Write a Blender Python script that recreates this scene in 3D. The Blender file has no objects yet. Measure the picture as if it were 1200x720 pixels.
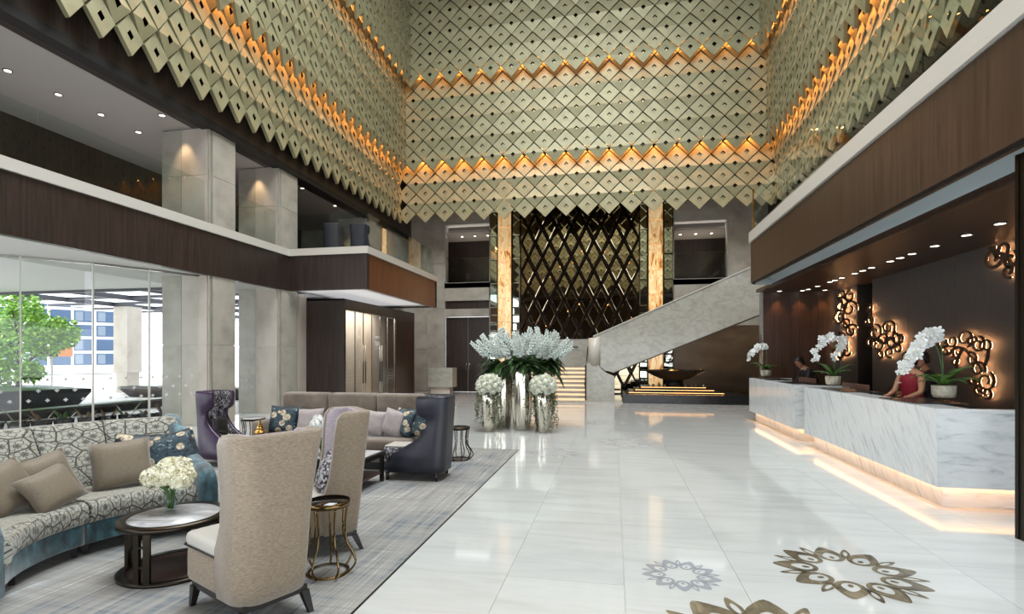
import bpy, bmesh, math, random
from mathutils import Vector, Matrix, Euler

random.seed(7)
S = bpy.context.scene
COL = S.collection
PI = math.pi
sin, cos = math.sin, math.cos
R = math.radians

# ------------------------------------------------------------------ camera
cam_d = bpy.data.cameras.new('camera')
cam = bpy.data.objects.new('camera', cam_d)
COL.objects.link(cam)
cam.location = (0, 0, 1.65)
cam.rotation_euler = (PI / 2, 0, math.atan(120 / 615))
cam_d.sensor_width = 36
cam_d.lens = 615 / 1200 * 36
cam_d.shift_y = 57 / 1200
cam_d.clip_end = 300
S.camera = cam

# ------------------------------------------------------------------ world, exposure, large lights
W = bpy.data.worlds.new('world')
S.world = W
W.use_nodes = True
bg = W.node_tree.nodes['Background']
bg.inputs[0].default_value = (0.90, 0.95, 1.0, 1)
bg.inputs[1].default_value = 3.6
S.view_settings.view_transform = 'Standard'
S.view_settings.look = 'None'
S.view_settings.gamma = 1
S.view_settings.exposure = 0.12
S.cycles.max_bounces = 8
S.cycles.diffuse_bounces = 4
S.cycles.glossy_bounces = 4
S.cycles.transmission_bounces = 6
S.cycles.transparent_max_bounces = 12
S.cycles.caustics_reflective = False
S.cycles.caustics_refractive = False
S.cycles.sample_clamp_indirect = 4


def area(name, loc, rot, sx, sy, power, color=(1, 1, 1), spread=PI):
    d = bpy.data.lights.new(name, 'AREA')
    d.shape = 'RECTANGLE'
    d.size, d.size_y = sx, sy
    d.energy = power
    d.color = color
    d.spread = spread
    o = bpy.data.objects.new(name, d)
    COL.objects.link(o)
    o.location = loc
    o.rotation_euler = rot
    return o


def spot(name, loc, power, color=(1, .72, .42), angle=70, blend=.6, target=None, radius=.04):
    d = bpy.data.lights.new(name, 'SPOT')
    d.energy = power
    d.color = color
    d.spot_size = R(angle)
    d.spot_blend = blend
    d.shadow_soft_size = radius
    o = bpy.data.objects.new(name, d)
    COL.objects.link(o)
    o.location = loc
    if target is not None:
        o.rotation_euler = (Vector(target) - Vector(loc)).to_track_quat('-Z', 'Y').to_euler()
    return o


sun_d = bpy.data.lights.new('sun', 'SUN')
sun_d.energy = 8.0
sun_d.angle = R(1.5)
sun_d.color = (1, .96, .9)
sun = bpy.data.objects.new('sun', sun_d)
COL.objects.link(sun)
sun.rotation_euler = Vector((.62, -.30, -.78)).to_track_quat('-Z', 'Y').to_euler()

# skylight in the hall roof
area('skylight_lamp', (-1.6, 7.5, 17.9), (0, 0, 0), 10.0, 12.0, 4300, (.92, .975, 1.0))
# linear warm lamps in the coves between the panel tiers
ORG = (1.0, .37, .085)
BX0, BX1, BY = -9.0, 5.9, 21.2
PZ0, HZ = 7.25, .425
T2, T3 = .30, .62          # how far tiers 2 and 3 stand proud of tier 1
for zz, off, pw in ((PZ0 + 6.3 * HZ, .235, 330), (PZ0 + 14.6 * HZ, .48, 190)):
    area('cove_lamp', (-1.55, BY - off, zz), (R(-12), 0, 0), 14.4, .07, pw, ORG)
    area('cove_lamp', (BX0 + off, 11.5, zz), (0, R(12), PI), .07, 19.0, pw * .62, ORG)
    area('cove_lamp', (BX1 - off, 13.0, zz), (0, R(-12), PI), .07, 16.0, pw * .52, ORG)


# ------------------------------------------------------------------ helpers
def lin(h):
    h = h.lstrip('#')
    c = [int(h[i:i + 2], 16) / 255 for i in (0, 2, 4)]
    return tuple((x / 12.92 if x <= .04045 else ((x + .055) / 1.055) ** 2.4) for x in c) + (1,)


def nmat(name):
    m = bpy.data.materials.new(name)
    m.use_nodes = True
    nt = m.node_tree
    return m, nt, nt.nodes['Principled BSDF']


def mat(name, c, rough=.5, metal=0., spec=.5, emit=None, es=0., coat=0., sheen=0.):
    m, nt, p = nmat(name)
    p.inputs['Base Color'].default_value = lin(c) if isinstance(c, str) else c
    p.inputs['Roughness'].default_value = rough
    p.inputs['Metallic'].default_value = metal
    p.inputs['Specular IOR Level'].default_value = spec
    p.inputs['Coat Weight'].default_value = coat
    p.inputs['Sheen Weight'].default_value = sheen
    if emit:
        p.inputs['Emission Color'].default_value = lin(emit)
        p.inputs['Emission Strength'].default_value = es
    return m


def coords(nt, scale=(1, 1, 1), rot=(0, 0, 0), rnd=True):
    N, L = nt.nodes, nt.links
    tc = N.new('ShaderNodeTexCoord')
    mp = N.new('ShaderNodeMapping')
    mp.inputs['Scale'].default_value = scale
    mp.inputs['Rotation'].default_value = rot
    if rnd:
        oi = N.new('ShaderNodeObjectInfo')
        mul = N.new('ShaderNodeMath'); mul.operation = 'MULTIPLY'; mul.inputs[1].default_value = 37.
        L.new(oi.outputs['Random'], mul.inputs[0])
        add = N.new('ShaderNodeVectorMath'); add.operation = 'ADD'
        L.new(tc.outputs['Object'], add.inputs[0])
        L.new(mul.outputs[0], add.inputs[1])
        L.new(add.outputs[0], mp.inputs[0])
    else:
        L.new(tc.outputs['Object'], mp.inputs[0])
    return mp.outputs[0]


def ramp(nt, fac, stops):
    r = nt.nodes.new('ShaderNodeValToRGB')
    e = r.color_ramp.elements
    while len(e) < len(stops):
        e.new(.5)
    for i, (p, c) in enumerate(stops):
        e[i].position = p
        e[i].color = lin(c) if isinstance(c, str) else c
    nt.links.new(fac, r.inputs[0])
    return r.outputs[0]


def noise(nt, vec, scale, detail=4, dist=0., rough=.55):
    n = nt.nodes.new('ShaderNodeTexNoise')
    n.inputs['Scale'].default_value = scale
    n.inputs['Detail'].default_value = detail
    n.inputs['Distortion'].default_value = dist
    n.inputs['Roughness'].default_value = rough
    nt.links.new(vec, n.inputs['Vector'])
    return n.outputs[0]


def bump(nt, p, h, strength=.2, dist=.01):
    b = nt.nodes.new('ShaderNodeBump')
    b.inputs['Strength'].default_value = strength
    b.inputs['Distance'].default_value = dist
    nt.links.new(h, b.inputs['Height'])
    nt.links.new(b.outputs[0], p.inputs['Normal'])


def mat_noise(name, stops, scale=5, stretch=(1, 1, 1), rot=(0, 0, 0), rough=.5, metal=0., detail=5,
              dist=0., bmp=0., spec=.5, coat=0., sheen=0., bd=.01, rnd=True):
    m, nt, p = nmat(name)
    v = coords(nt, stretch, rot, rnd)
    f = noise(nt, v, scale, detail, dist)
    nt.links.new(ramp(nt, f, stops), p.inputs['Base Color'])
    p.inputs['Roughness'].default_value = rough
    p.inputs['Metallic'].default_value = metal
    p.inputs['Specular IOR Level'].default_value = spec
    p.inputs['Coat Weight'].default_value = coat
    p.inputs['Sheen Weight'].default_value = sheen
    if bmp:
        bump(nt, p, f, bmp, bd)
    return m


def glass_mat(name, tint=(.975, .99, .985, 1), refl=.9, rough=0.0, ior=1.5):
    """thin architectural glass: fresnel mix of see-through and mirror"""
    m = bpy.data.materials.new(name)
    m.use_nodes = True
    nt = m.node_tree
    nt.nodes.clear()
    out = nt.nodes.new('ShaderNodeOutputMaterial')
    tr = nt.nodes.new('ShaderNodeBsdfTransparent'); tr.inputs[0].default_value = tint
    gl = nt.nodes.new('ShaderNodeBsdfGlossy'); gl.inputs['Roughness'].default_value = rough
    gl.inputs[0].default_value = (refl, refl, refl, 1)
    fr = nt.nodes.new('ShaderNodeFresnel'); fr.inputs[0].default_value = ior
    mx = nt.nodes.new('ShaderNodeMixShader')
    ge = nt.nodes.new('ShaderNodeNewGeometry')
    sb = nt.nodes.new('ShaderNodeMath'); sb.operation = 'SUBTRACT'; sb.inputs[0].default_value = 1
    nt.links.new(ge.outputs['Backfacing'], sb.inputs[1])
    ml = nt.nodes.new('ShaderNodeMath'); ml.operation = 'MULTIPLY'
    nt.links.new(fr.outputs[0], ml.inputs[0]); nt.links.new(sb.outputs[0], ml.inputs[1])
    nt.links.new(ml.outputs[0], mx.inputs[0])
    nt.links.new(tr.outputs[0], mx.inputs[1])
    nt.links.new(gl.outputs[0], mx.inputs[2])
    nt.links.new(mx.outputs[0], out.inputs[0])
    return m


class MB:
    """collects geometry for ONE mesh object"""

    def __init__(s):
        s.v, s.f, s.mi, s.sm = [], [], [], []

    def add(s, vs, fs, mi=0, smooth=False):
        b = len(s.v)
        s.v += [tuple(x) for x in vs]
        for f in fs:
            s.f.append(tuple(i + b for i in f)); s.mi.append(mi); s.sm.append(smooth)
        return s

    def box(s, x0, x1, y0, y1, z0, z1, mi=0):
        vs = [(x, y, z) for z in (z0, z1) for y in (y0, y1) for x in (x0, x1)]
        return s.add(vs, [(0, 2, 3, 1), (4, 5, 7, 6), (0, 1, 5, 4), (2, 6, 7, 3), (0, 4, 6, 2), (1, 3, 7, 5)], mi)

    def cbox(s, c, d, mi=0):
        return s.box(c[0] - d[0] / 2, c[0] + d[0] / 2, c[1] - d[1] / 2, c[1] + d[1] / 2, c[2] - d[2] / 2, c[2] + d[2] / 2, mi)

    def rbox(s, x0, x1, y0, y1, z0, z1, r=.03, seg=3, mi=0):
        bm = bmesh.new()
        bmesh.ops.create_cube(bm, size=1)
        for v in bm.verts:
            v.co = Vector(((x0 + x1) / 2 + v.co.x * (x1 - x0), (y0 + y1) / 2 + v.co.y * (y1 - y0), (z0 + z1) / 2 + v.co.z * (z1 - z0)))
        bmesh.ops.bevel(bm, geom=bm.edges[:], offset=r, segments=seg, affect='EDGES', profile=.5)
        bm.verts.index_update()
        s.add([v.co[:] for v in bm.verts], [[v.index for v in f.verts] for f in bm.faces], mi, True)
        bm.free()
        return s

    def loft(s, rings, closed=True, cap=True, mi=0, smooth=True):
        n = len(rings[0]); vs = [p for r in rings for p in r]; fs = []
        for i in range(len(rings) - 1):
            for j in range(n if closed else n - 1):
                k = (j + 1) % n
                fs.append((i * n + j, i * n + k, (i + 1) * n + k, (i + 1) * n + j))
        s.add(vs, fs, mi, smooth)
        if cap and closed:
            s.add(rings[0], [tuple(range(n))[::-1]], mi)
            s.add(rings[-1], [tuple(range(n))], mi)
        return s

    def lathe(s, prof, seg=20, c=(0, 0, 0), mi=0, smooth=True, cap=True):
        rings = [[(c[0] + r * cos(2 * PI * j / seg), c[1] + r * sin(2 * PI * j / seg), c[2] + z) for j in range(seg)] for r, z in prof]
        return s.loft(rings, True, cap, mi, smooth)

    def tube(s, pts, r, seg=8, mi=0, closed=False, cap=True):
        pts = [Vector(p) for p in pts]
        rings = []
        n = len(pts)
        up = None
        for i, p in enumerate(pts):
            if closed:
                d = pts[(i + 1) % n] - pts[i - 1]
            else:
                d = pts[min(i + 1, n - 1)] - pts[max(i - 1, 0)]
            if d.length < 1e-9:
                d = Vector((0, 0, 1))
            d.normalize()
            if up is None:
                up = Vector((0, 0, 1)) if abs(d.z) < .9 else Vector((1, 0, 0))
            a = d.cross(up)
            if a.length < 1e-4:
                a = d.cross(Vector((.3, .9, .2)))
            a.normalize(); b = d.cross(a); up = -b if False else up
            rr = r[i] if isinstance(r, (list, tuple)) else r
            rings.append([tuple(p + a * (rr * cos(2 * PI * j / seg)) + b * (rr * sin(2 * PI * j / seg))) for j in range(seg)])
        if closed:
            rings.append(rings[0]); cap = False
        return s.loft(rings, True, cap, mi, True)

    def prism(s, poly, axis, a0, a1, mi=0, smooth=False):
        """poly of 2D points, extruded along axis ('x','y','z')"""
        def P(p, a):
            return (a, p[0], p[1]) if axis == 'x' else (p[0], a, p[1]) if axis == 'y' else (p[0], p[1], a)
        n = len(poly)
        vs = [P(p, a0) for p in poly] + [P(p, a1) for p in poly]
        s.add(vs, [tuple(range(n))[::-1], tuple(range(n, 2 * n))], mi)
        s.add(vs, [(i, (i + 1) % n, n + (i + 1) % n, n + i) for i in range(n)], mi, smooth)
        return s

    def arc(s, prof, c, a0, a1, n=24, mi=0, smooth=True):
        rings = []
        for i in range(n + 1):
            a = a0 + (a1 - a0) * i / n
            rings.append([(c[0] + r * cos(a), c[1] + r * sin(a), z) for r, z in prof])
        return s.loft(rings, True, True, mi, smooth)

    def xf(s, M, start=0):
        for i in range(start, len(s.v)):
            s.v[i] = tuple(M @ Vector(s.v[i]))
        return s

    def mesh(s, name, mats, fix=True):
        me = bpy.data.meshes.new(name)
        me.from_pydata(s.v, [], s.f)
        for m in (mats if isinstance(mats, (list, tuple)) else [mats]):
            me.materials.append(m)
        me.polygons.foreach_set('material_index', s.mi)
        me.polygons.foreach_set('use_smooth', s.sm)
        if fix:
            bm = bmesh.new(); bm.from_mesh(me)
            bmesh.ops.remove_doubles(bm, verts=bm.verts, dist=1e-5)
            bmesh.ops.recalc_face_normals(bm, faces=bm.faces)
            bm.to_mesh(me); bm.free()
        me.update()
        return me

    def build(s, name, mats, parent=None, loc=None, fix=True):
        o = bpy.data.objects.new(name, s.mesh(name, mats, fix))
        COL.objects.link(o)
        if parent is not None:
            o.parent = parent
        if loc is not None:
            o.location = loc
        return o


def inst(name, me, parent=None, loc=(0, 0, 0), rot=(0, 0, 0), sc=None):
    o = bpy.data.objects.new(name, me)
    COL.objects.link(o)
    if parent is not None:
        o.parent = parent
    o.location = loc
    o.rotation_euler = rot
    if sc is not None:
        o.scale = sc if isinstance(sc, (tuple, list)) else (sc,) * 3
    return o


def tag(o, label, cat=None, group=None, kind=None):
    if label:
        o['label'] = label
    if cat:
        o['category'] = cat
    if group:
        o['group'] = group
    if kind:
        o['kind'] = kind
    return o


def thing(name, label, cat, loc=(0, 0, 0), rz=0., group=None, kind=None):
    o = bpy.data.objects.new(name, None)
    o.empty_display_size = .1
    COL.objects.link(o)
    o.location = loc
    o.rotation_euler = (0, 0, rz)
    return tag(o, label, cat, group, kind)


def copy_tree(o, label=None, loc=None, rz=None, parent=None):
    c = o.copy()
    COL.objects.link(c)
    if parent is not None:
        c.parent = parent
    if loc is not None:
        c.location = loc
    if rz is not None:
        c.rotation_euler = (0, 0, rz)
    if label:
        c['label'] = label
    for ch in list(o.children):
        copy_tree(ch, parent=c)
    return c


def struct(name, mb, mats, label=None, parent=None):
    o = mb.build(name, mats, parent)
    o['kind'] = 'structure'
    if label:
        o['label'] = label
    return o


# ------------------------------------------------------------------ materials
def marble_floor():
    m, nt, p = nmat('polished_floor_marble')
    v = coords(nt, (.35, 2.2, 1), (0, 0, R(4)))
    f = noise(nt, v, 1.6, 7, 1.2, .62)
    base = ramp(nt, f, [(.30, '#b2b4b1'), (.48, '#babdbb'), (.62, '#bfc2c0'), (.8, '#b6b8b5')])
    oi = nt.nodes.new('ShaderNodeObjectInfo')
    hsv = nt.nodes.new('ShaderNodeHueSaturation')
    mr = nt.nodes.new('ShaderNodeMapRange')
    mr.inputs[3].default_value = .965; mr.inputs[4].default_value = 1.02
    nt.links.new(oi.outputs['Random'], mr.inputs[0])
    nt.links.new(mr.outputs[0], hsv.inputs['Value'])
    nt.links.new(base, hsv.inputs['Color'])
    nt.links.new(hsv.outputs[0], p.inputs['Base Color'])
    p.inputs['Roughness'].default_value = .07
    p.inputs['Specular IOR Level'].default_value = .55
    return m


def counter_marble():
    m, nt, p = nmat('white_veined_marble')
    v = coords(nt, (1, 1, 1), (R(38), R(-35), 0), False)
    mp = nt.nodes.new('ShaderNodeMapping'); mp.inputs['Scale'].default_value = (1.2, 9, 1.3)
    nt.links.new(v, mp.inputs[0])
    f = noise(nt, mp.outputs[0], 1.9, 8, .9, .62)
    nt.links.new(ramp(nt, f, [(.30, '#a5aaad'), (.42, '#c6cbcd'), (.55, '#d3d7d8'), (.8, '#c8cccd')]), p.inputs['Base Color'])
    p.inputs['Roughness'].default_value = .12
    return m


def damask(name, c_bg, c_line, cell=.17, rough=.75, wid=.1):
    """woven roses: cells of scalloped petal rings, laid out along the curve of the sofa"""
    m, nt, p = nmat(name)
    N, L = nt.nodes, nt.links

    def mth(op, a, b=None):
        n = N.new('ShaderNodeMath'); n.operation = op
        for i, v in enumerate((a, b)):
            if v is None:
                continue
            if isinstance(v, (int, float)):
                n.inputs[i].default_value = v
            else:
                L.new(v, n.inputs[i])
        return n.outputs[0]
    tc = N.new('ShaderNodeTexCoord')
    sx = N.new('ShaderNodeSeparateXYZ'); L.new(tc.outputs['Object'], sx.inputs[0])
    x, y, z = sx.outputs
    r_ = mth('SQRT', mth('ADD', mth('MULTIPLY', x, x), mth('MULTIPLY', y, y)))
    ang = mth('ARCTAN2', y, mth('MULTIPLY', x, -1.))
    uu = mth('DIVIDE', mth('MULTIPLY', ang, 1.6), cell)
    ww = mth('DIVIDE', mth('ADD', z, mth('MULTIPLY', r_, .7)), cell)
    cb = N.new('ShaderNodeCombineXYZ'); L.new(uu, cb.inputs[0]); L.new(ww, cb.inputs[1])
    vo = N.new('ShaderNodeTexVoronoi'); vo.voronoi_dimensions = '2D'; vo.inputs['Scale'].default_value = 1; vo.inputs['Randomness'].default_value = .8
    L.new(cb.outputs[0], vo.inputs['Vector'])
    sb = N.new('ShaderNodeVectorMath'); sb.operation = 'SUBTRACT'
    L.new(cb.outputs[0], sb.inputs[0]); L.new(vo.outputs['Position'], sb.inputs[1])
    s2 = N.new('ShaderNodeSeparateXYZ'); L.new(sb.outputs[0], s2.inputs[0])
    th = mth('ARCTAN2', s2.outputs[1], s2.outputs[0])
    d = vo.outputs['Distance']
    sc_ = N.new('ShaderNodeSeparateColor'); L.new(vo.outputs['Color'], sc_.inputs[0])
    ph = mth('MULTIPLY', sc_.outputs[0], 6.28)
    rings = mth('ADD', mth('MULTIPLY', d, 3.6), mth('MULTIPLY', mth('ABSOLUTE', mth('SINE', mth('ADD', mth('MULTIPLY', th, 2.5), ph))), -.55))
    ring_i = mth('FLOOR', rings)
    fr = mth('FRACT', rings)
    l1 = mth('LESS_THAN', fr, wid * 1.6)
    pet = mth('ABSOLUTE', mth('SINE', mth('ADD', mth('ADD', mth('MULTIPLY', th, 2.5), ph), mth('MULTIPLY', ring_i, 1.57))))
    l2 = mth('LESS_THAN', mth('MULTIPLY', pet, d), wid * .45)
    v2 = N.new('ShaderNodeTexVoronoi'); v2.voronoi_dimensions = '2D'; v2.feature = 'DISTANCE_TO_EDGE'; v2.inputs['Scale'].default_value = 1; v2.inputs['Randomness'].default_value = .8
    L.new(cb.outputs[0], v2.inputs['Vector'])
    l3 = mth('LESS_THAN', v2.outputs['Distance'], wid * .42)
    mm = mth('MAXIMUM', mth('MAXIMUM', l1, l2), l3)
    L.new(ramp(nt, mm, [(0, c_bg), (1, c_line)]), p.inputs['Base Color'])
    p.inputs['Roughness'].default_value = rough
    p.inputs['Sheen Weight'].default_value = .2
    bump(nt, p, mth('SUBTRACT', 1., mm), .35, .008)
    return m


def speckle(name, c1, c2, scale=30, thr=.5):
    m, nt, p = nmat(name)
    v = coords(nt, rnd=False)
    f = noise(nt, v, scale, 3, 1.5, .7)
    nt.links.new(ramp(nt, f, [(thr - .03, c1), (thr + .03, c2)]), p.inputs['Base Color'])
    p.inputs['Roughness'].default_value = .6
    return m


def floral(name):
    m, nt, p = nmat(name)
    v = coords(nt)
    N, L = nt.nodes, nt.links
    vo = N.new('ShaderNodeTexVoronoi'); vo.inputs['Scale'].default_value = 8
    L.new(v, vo.inputs['Vector'])
    big = ramp(nt, vo.outputs['Distance'], [(.38, (1, 1, 1, 1)), (.42, (0, 0, 0, 1))])
    f = noise(nt, v, 22, 3, 1.0)
    dark = ramp(nt, f, [(.38, '#10161b'), (.5, '#2b4552'), (.58, '#161d24'), (.68, '#788e94')])
    f2 = noise(nt, v, 34, 2, .5)
    lite = ramp(nt, f2, [(.38, '#8c7a62'), (.6, '#cfc4ab')])
    mx = N.new('ShaderNodeMix'); mx.data_type = 'RGBA'
    L.new(big, mx.inputs[0]); L.new(dark, mx.inputs[6]); L.new(lite, mx.inputs[7])
    L.new(mx.outputs[2], p.inputs['Base Color'])
    p.inputs['Roughness'].default_value = .55
    return m


def carpet_mat():
    m, nt, p = nmat('woven_carpet')
    N, L = nt.nodes, nt.links
    tc = N.new('ShaderNodeTexCoord')

    def streak(rot, sc, s2):
        mp = N.new('ShaderNodeMapping')
        mp.inputs['Rotation'].default_value = (0, 0, R(rot))
        mp.inputs['Scale'].default_value = sc
        L.new(tc.outputs['Object'], mp.inputs[0])
        return noise(nt, mp.outputs[0], s2, 5, .15, .65)
    a = streak(0, (13, .35, 1), 2.6)
    b = streak(0, (.4, 9, 1), 2.2)
    c = noise(nt, tc.outputs['Object'], 1.1, 4, .3)
    ad = N.new('ShaderNodeMath'); ad.operation = 'ADD'
    ad.operation = 'MULTIPLY_ADD'; ad.inputs[1].default_value = .45
    L.new(b, ad.inputs[0]); L.new(a, ad.inputs[2])
    ad2 = N.new('ShaderNodeMath'); ad2.operation = 'MULTIPLY_ADD'; ad2.inputs[1].default_value = .75
    L.new(c, ad2.inputs[0]); L.new(ad.outputs[0], ad2.inputs[2])
    dv = N.new('ShaderNodeMath'); dv.operation = 'DIVIDE'; dv.inputs[1].default_value = 2.2
    L.new(ad2.outputs[0], dv.inputs[0])
    col = ramp(nt, dv.outputs[0], [(.38, '#4c545d'), (.44, '#73797e'), (.48, '#86878500'[:7]), (.53, '#918f8a'), (.58, '#9c9d9c'), (.645, '#c4c7c7')])
    L.new(col, p.inputs['Base Color'])
    p.inputs['Roughness'].default_value = .9
    p.inputs['Specular IOR Level'].default_value = .15
    fine = noise(nt, tc.outputs['Object'], 220, 2)
    bump(nt, p, fine, .3, .004)
    return m


def onyx_mat():
    m, nt, p = nmat('backlit_onyx')
    v = coords(nt, (2.2, 2.2, .6), (0, R(30), 0))
    f = noise(nt, v, 1.7, 3, 1.3, .5)
    c = ramp(nt, f, [(.34, '#a8692f'), (.40, '#e2ac6a'), (.47, '#f6d6a0'), (.51, '#d99c58'), (.55, '#f8dcaa'), (.66, '#efc68c')])
    nt.links.new(c, p.inputs['Base Color'])
    nt.links.new(c, p.inputs['Emission Color'])
    p.inputs['Emission Strength'].default_value = .40
    p.inputs['Roughness'].default_value = .15
    return m


def mirror_mat(name, tint, rough=.02):
    return mat(name, tint, rough, 1.0)


M = {}
M['floor'] = marble_floor()
M['grout'] = mat('pale_grout', '#babab5', .6)
M['band'] = mat_noise('inlay_stone_brown', [(.35, '#4c463a'), (.55, '#6e6654'), (.7, '#8a8069')], 6, rough=.15, dist=1)
M['inlay_g'] = mat('inlay_stone_grey', '#8f959b', .15)
M['inlay_w'] = mat('inlay_stone_white', '#d8d8d2', .12)
M['stone'] = mat_noise('grey_limestone', [(.3, '#8d887e'), (.5, '#a19c91'), (.7, '#aca79c')], 1.6, (1, 1, 1.2), rough=.35, detail=7)
M['stone_w'] = mat_noise('warm_limestone', [(.3, '#a2978a'), (.5, '#b5aba0'), (.7, '#bdb4a8')], 1.4, (1, 1, .7), rough=.4, detail=7)
M['stair_stone'] = mat_noise('grey_veined_stair_marble', [(.3, '#918f86'), (.47, '#9c9a90'), (.58, '#a5a398'), (.75, '#96938a')], 3.6, (1, 1, 1.6), (0, R(28), 0), rough=.14, dist=.9, detail=8)
M['warmlit_wall'] = mat_noise('stone_in_warm_light', [(.3, '#4b3d2d'), (.55, '#5a4a38'), (.75, '#665541')], 1.2, (1, 1, 2), rough=.35, detail=7)  # brown stands for warm light on grey stone, put into the colour
M['counter'] = counter_marble()
M['walnut'] = mat_noise('dark_walnut', [(.3, '#211915'), (.5, '#2e241f'), (.7, '#3a2e27')], 3.2, (6, 6, .35), rough=.38, detail=6, bmp=.05)
M['walnut_m'] = mat_noise('walnut_veneer', [(.3, '#2b1f18'), (.5, '#3b2b22'), (.7, '#473529')], 3.0, (6, 6, .3), rough=.35, detail=6, bmp=.05)
M['walnut_lit'] = mat_noise('lit_walnut', [(.3, '#4a2a18'), (.5, '#643b22'), (.7, '#75482b')], 3.0, (6, 6, .3), rough=.3, detail=6, bmp=.05)  # orange-brown light on the bay's side front is put into this colour
M['walnut_e'] = mat_noise('alcove_walnut', [(.3, '#2c1c13'), (.5, '#3b261a'), (.7, '#472f20')], 3.0, (6, 6, .3), rough=.35, detail=6)
M['taupe'] = mat_noise('taupe_wall_fabric', [(.35, '#423c3a'), (.6, '#484240')], 4, (8, 8, .5), rough=.55)
M['ledge'] = mat('pale_ledge_stone', '#bdb9b0', .35)
M['white'] = mat('white_ceiling_paint', '#c9c8c5', .8)
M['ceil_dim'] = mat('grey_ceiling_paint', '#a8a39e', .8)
M['cove'] = mat('blue_grey_cove_paint', '#9aa5a9', .5)
M['black'] = mat('black_gap', '#0c0a09', .6)
M['tile'] = mat_noise('champagne_green_metal', [(.3, '#827e61'), (.6, '#928d6e')], 3, rough=.45, metal=.25, rnd=True)
M['tilehole'] = mat('polished_bronze_recess', '#4a4334', .12, 1.0)
M['frame'] = mat('dark_bronze_frame', '#1d130e', .25, .8)
M['mirror_b'] = mirror_mat('bronze_mirror', '#a3957a', .015)
M['mirror'] = mirror_mat('silver_mirror', '#c9cbc0', .02)
M['onyx'] = onyx_mat()
M['glass'] = glass_mat('clear_glass')
M['glass_b'] = glass_mat('balustrade_glass', (.90, .945, .935, 1), 1.0)
M['glass_o'] = glass_mat('object_glass', (.92, .95, .95, 1), .9)
M['steel'] = mat('brushed_steel', '#a9a6a2', .25, 1.0)
M['silver'] = mat('silvered_vase', '#cfcabb', .12, .9)
M['gold'] = mat('polished_gold', '#c89b55', .18, 1.0)
M['bronze'] = mat('bronze_metal', '#3a342c', .28, .9)
M['brass'] = mat('antique_brass', '#6d5a3a', .22, 1.0)
M['led_w'] = mat('warm_led', '#ffd9a0', .5, emit='#ffb468', es=3.5)
M['led_step'] = mat('step_led', '#ffe6c0', .5, emit='#f6cda2', es=.85)
M['led_s'] = mat('scroll_led', '#ffb060', .5, emit='#ffbf85', es=20.)
M['led_o'] = mat('amber_led', '#ffb060', .5, emit='#ffba7a', es=15.)
M['led_d'] = mat('downlight_lens', '#fff4e0', .5, emit='#fff0da', es=7.)
M['linen'] = mat_noise('tan_linen', [(.3, '#685c4d'), (.5, '#7d6f5d'), (.7, '#8d7f6b')], 14, (3, 3, 14), rough=.85, bmp=.2, sheen=.2, bd=.004)
M['lav'] = mat_noise('lavender_linen', [(.3, '#9a8f96'), (.6, '#b3a9ae')], 14, (3, 3, 12), rough=.85, bmp=.15, bd=.004)
M['seat_lt'] = mat('pale_linen_seat', '#aba79f', .85)
M['darkwood'] = mat('ebonised_wood', '#14100e', .35)
M['teal'] = mat_noise('teal_velvet', [(.34, '#10242a'), (.48, '#214650'), (.60, '#36646f'), (.72, '#5d8d98')], 7, (2, 2, 1), rough=.6, sheen=.6, detail=7)
M['damask'] = damask('damask_fabric', '#9d9d92', '#413d37', .16, wid=.10)
M['damask_glare'] = damask('damask_under_glare', '#96958a', '#85837a', .16, wid=.1)  # faint pattern: glare on the seat top is put into the colours
M['taupe_p'] = mat_noise('taupe_cushion', [(.3, '#665b4a'), (.7, '#786c59')], 16, (3, 3, 10), rough=.6, sheen=.3)
M['lav_p'] = mat_noise('lavender_cushion', [(.3, '#8f8584'), (.7, '#a39a98')], 12, rough=.6, sheen=.3)
M['floral'] = floral('floral_cushion')
M['bw'] = speckle('black_white_print', '#15131a', '#b9b5ba', 26, .53)
M['navy'] = mat('navy_leather', '#23242f', .42)
M['purple'] = mat('purple_leather', '#36263f', .33)
M['blackp'] = mat('black_satin_cushion', '#1a171a', .4)
M['beige'] = mat_noise('mushroom_velvet', [(.3, '#574b3f'), (.5, '#66594c'), (.7, '#746658')], 6, rough=.7, sheen=.5)
M['carpet'] = carpet_mat()
M['tabletop'] = mat_noise('grey_marble_top', [(.3, '#8f9194'), (.5, '#b9babb'), (.7, '#cfd0d0')], 3, (1, 4, 1), rough=.2, dist=1)
M['smoke'] = mat('smoked_glass_top', '#1a1513', .05, .0, .7)
M['brownpl'] = mat('brown_leather_plate', '#4d3b33', .45)
M['petal'] = mat('ivory_petal', '#d9dccb', .6)
M['petal_w'] = mat('white_petal', '#dfe0de', .55)
M['petal_b'] = mat_noise('pale_blue_petal', [(.35, '#bcc7c6'), (.6, '#dbe1da')], 30, rough=.6)
M['leaf'] = mat_noise('dark_leaf', [(.35, '#1d3416'), (.6, '#3d5e2c')], 9, rough=.4)
M['leaf_l'] = mat_noise('orchid_leaf', [(.35, '#2b4a1a'), (.6, '#4f7430')], 9, rough=.35)
M['vine'] = mat('trailing_vine', '#3d4d25', .5)
M['treeleaf'] = mat_noise('tree_leaf', [(.35, '#558a2a'), (.5, '#86b545'), (.7, '#bcd975')], 4, rough=.5)
M['bark'] = mat('tree_bark', '#4a3a2c', .8)
M['pot'] = mat_noise('crackled_white_pot', [(.35, '#a59d8a'), (.6, '#c3bcab')], 25, rough=.35)
M['granite'] = mat_noise('black_granite', [(.4, '#121213'), (.7, '#232324')], 40, rough=.25)
M['bowl'] = mat('black_bowl', '#0b0a0a', .55)
M['skin'] = mat('skin', '#b27f63', .5)
M['skin2'] = mat('skin_pale', '#c09072', .5)
M['hair'] = mat('black_hair', '#120d0c', .45)
M['red'] = mat('crimson_dress', '#8c0f24', .6)
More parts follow.
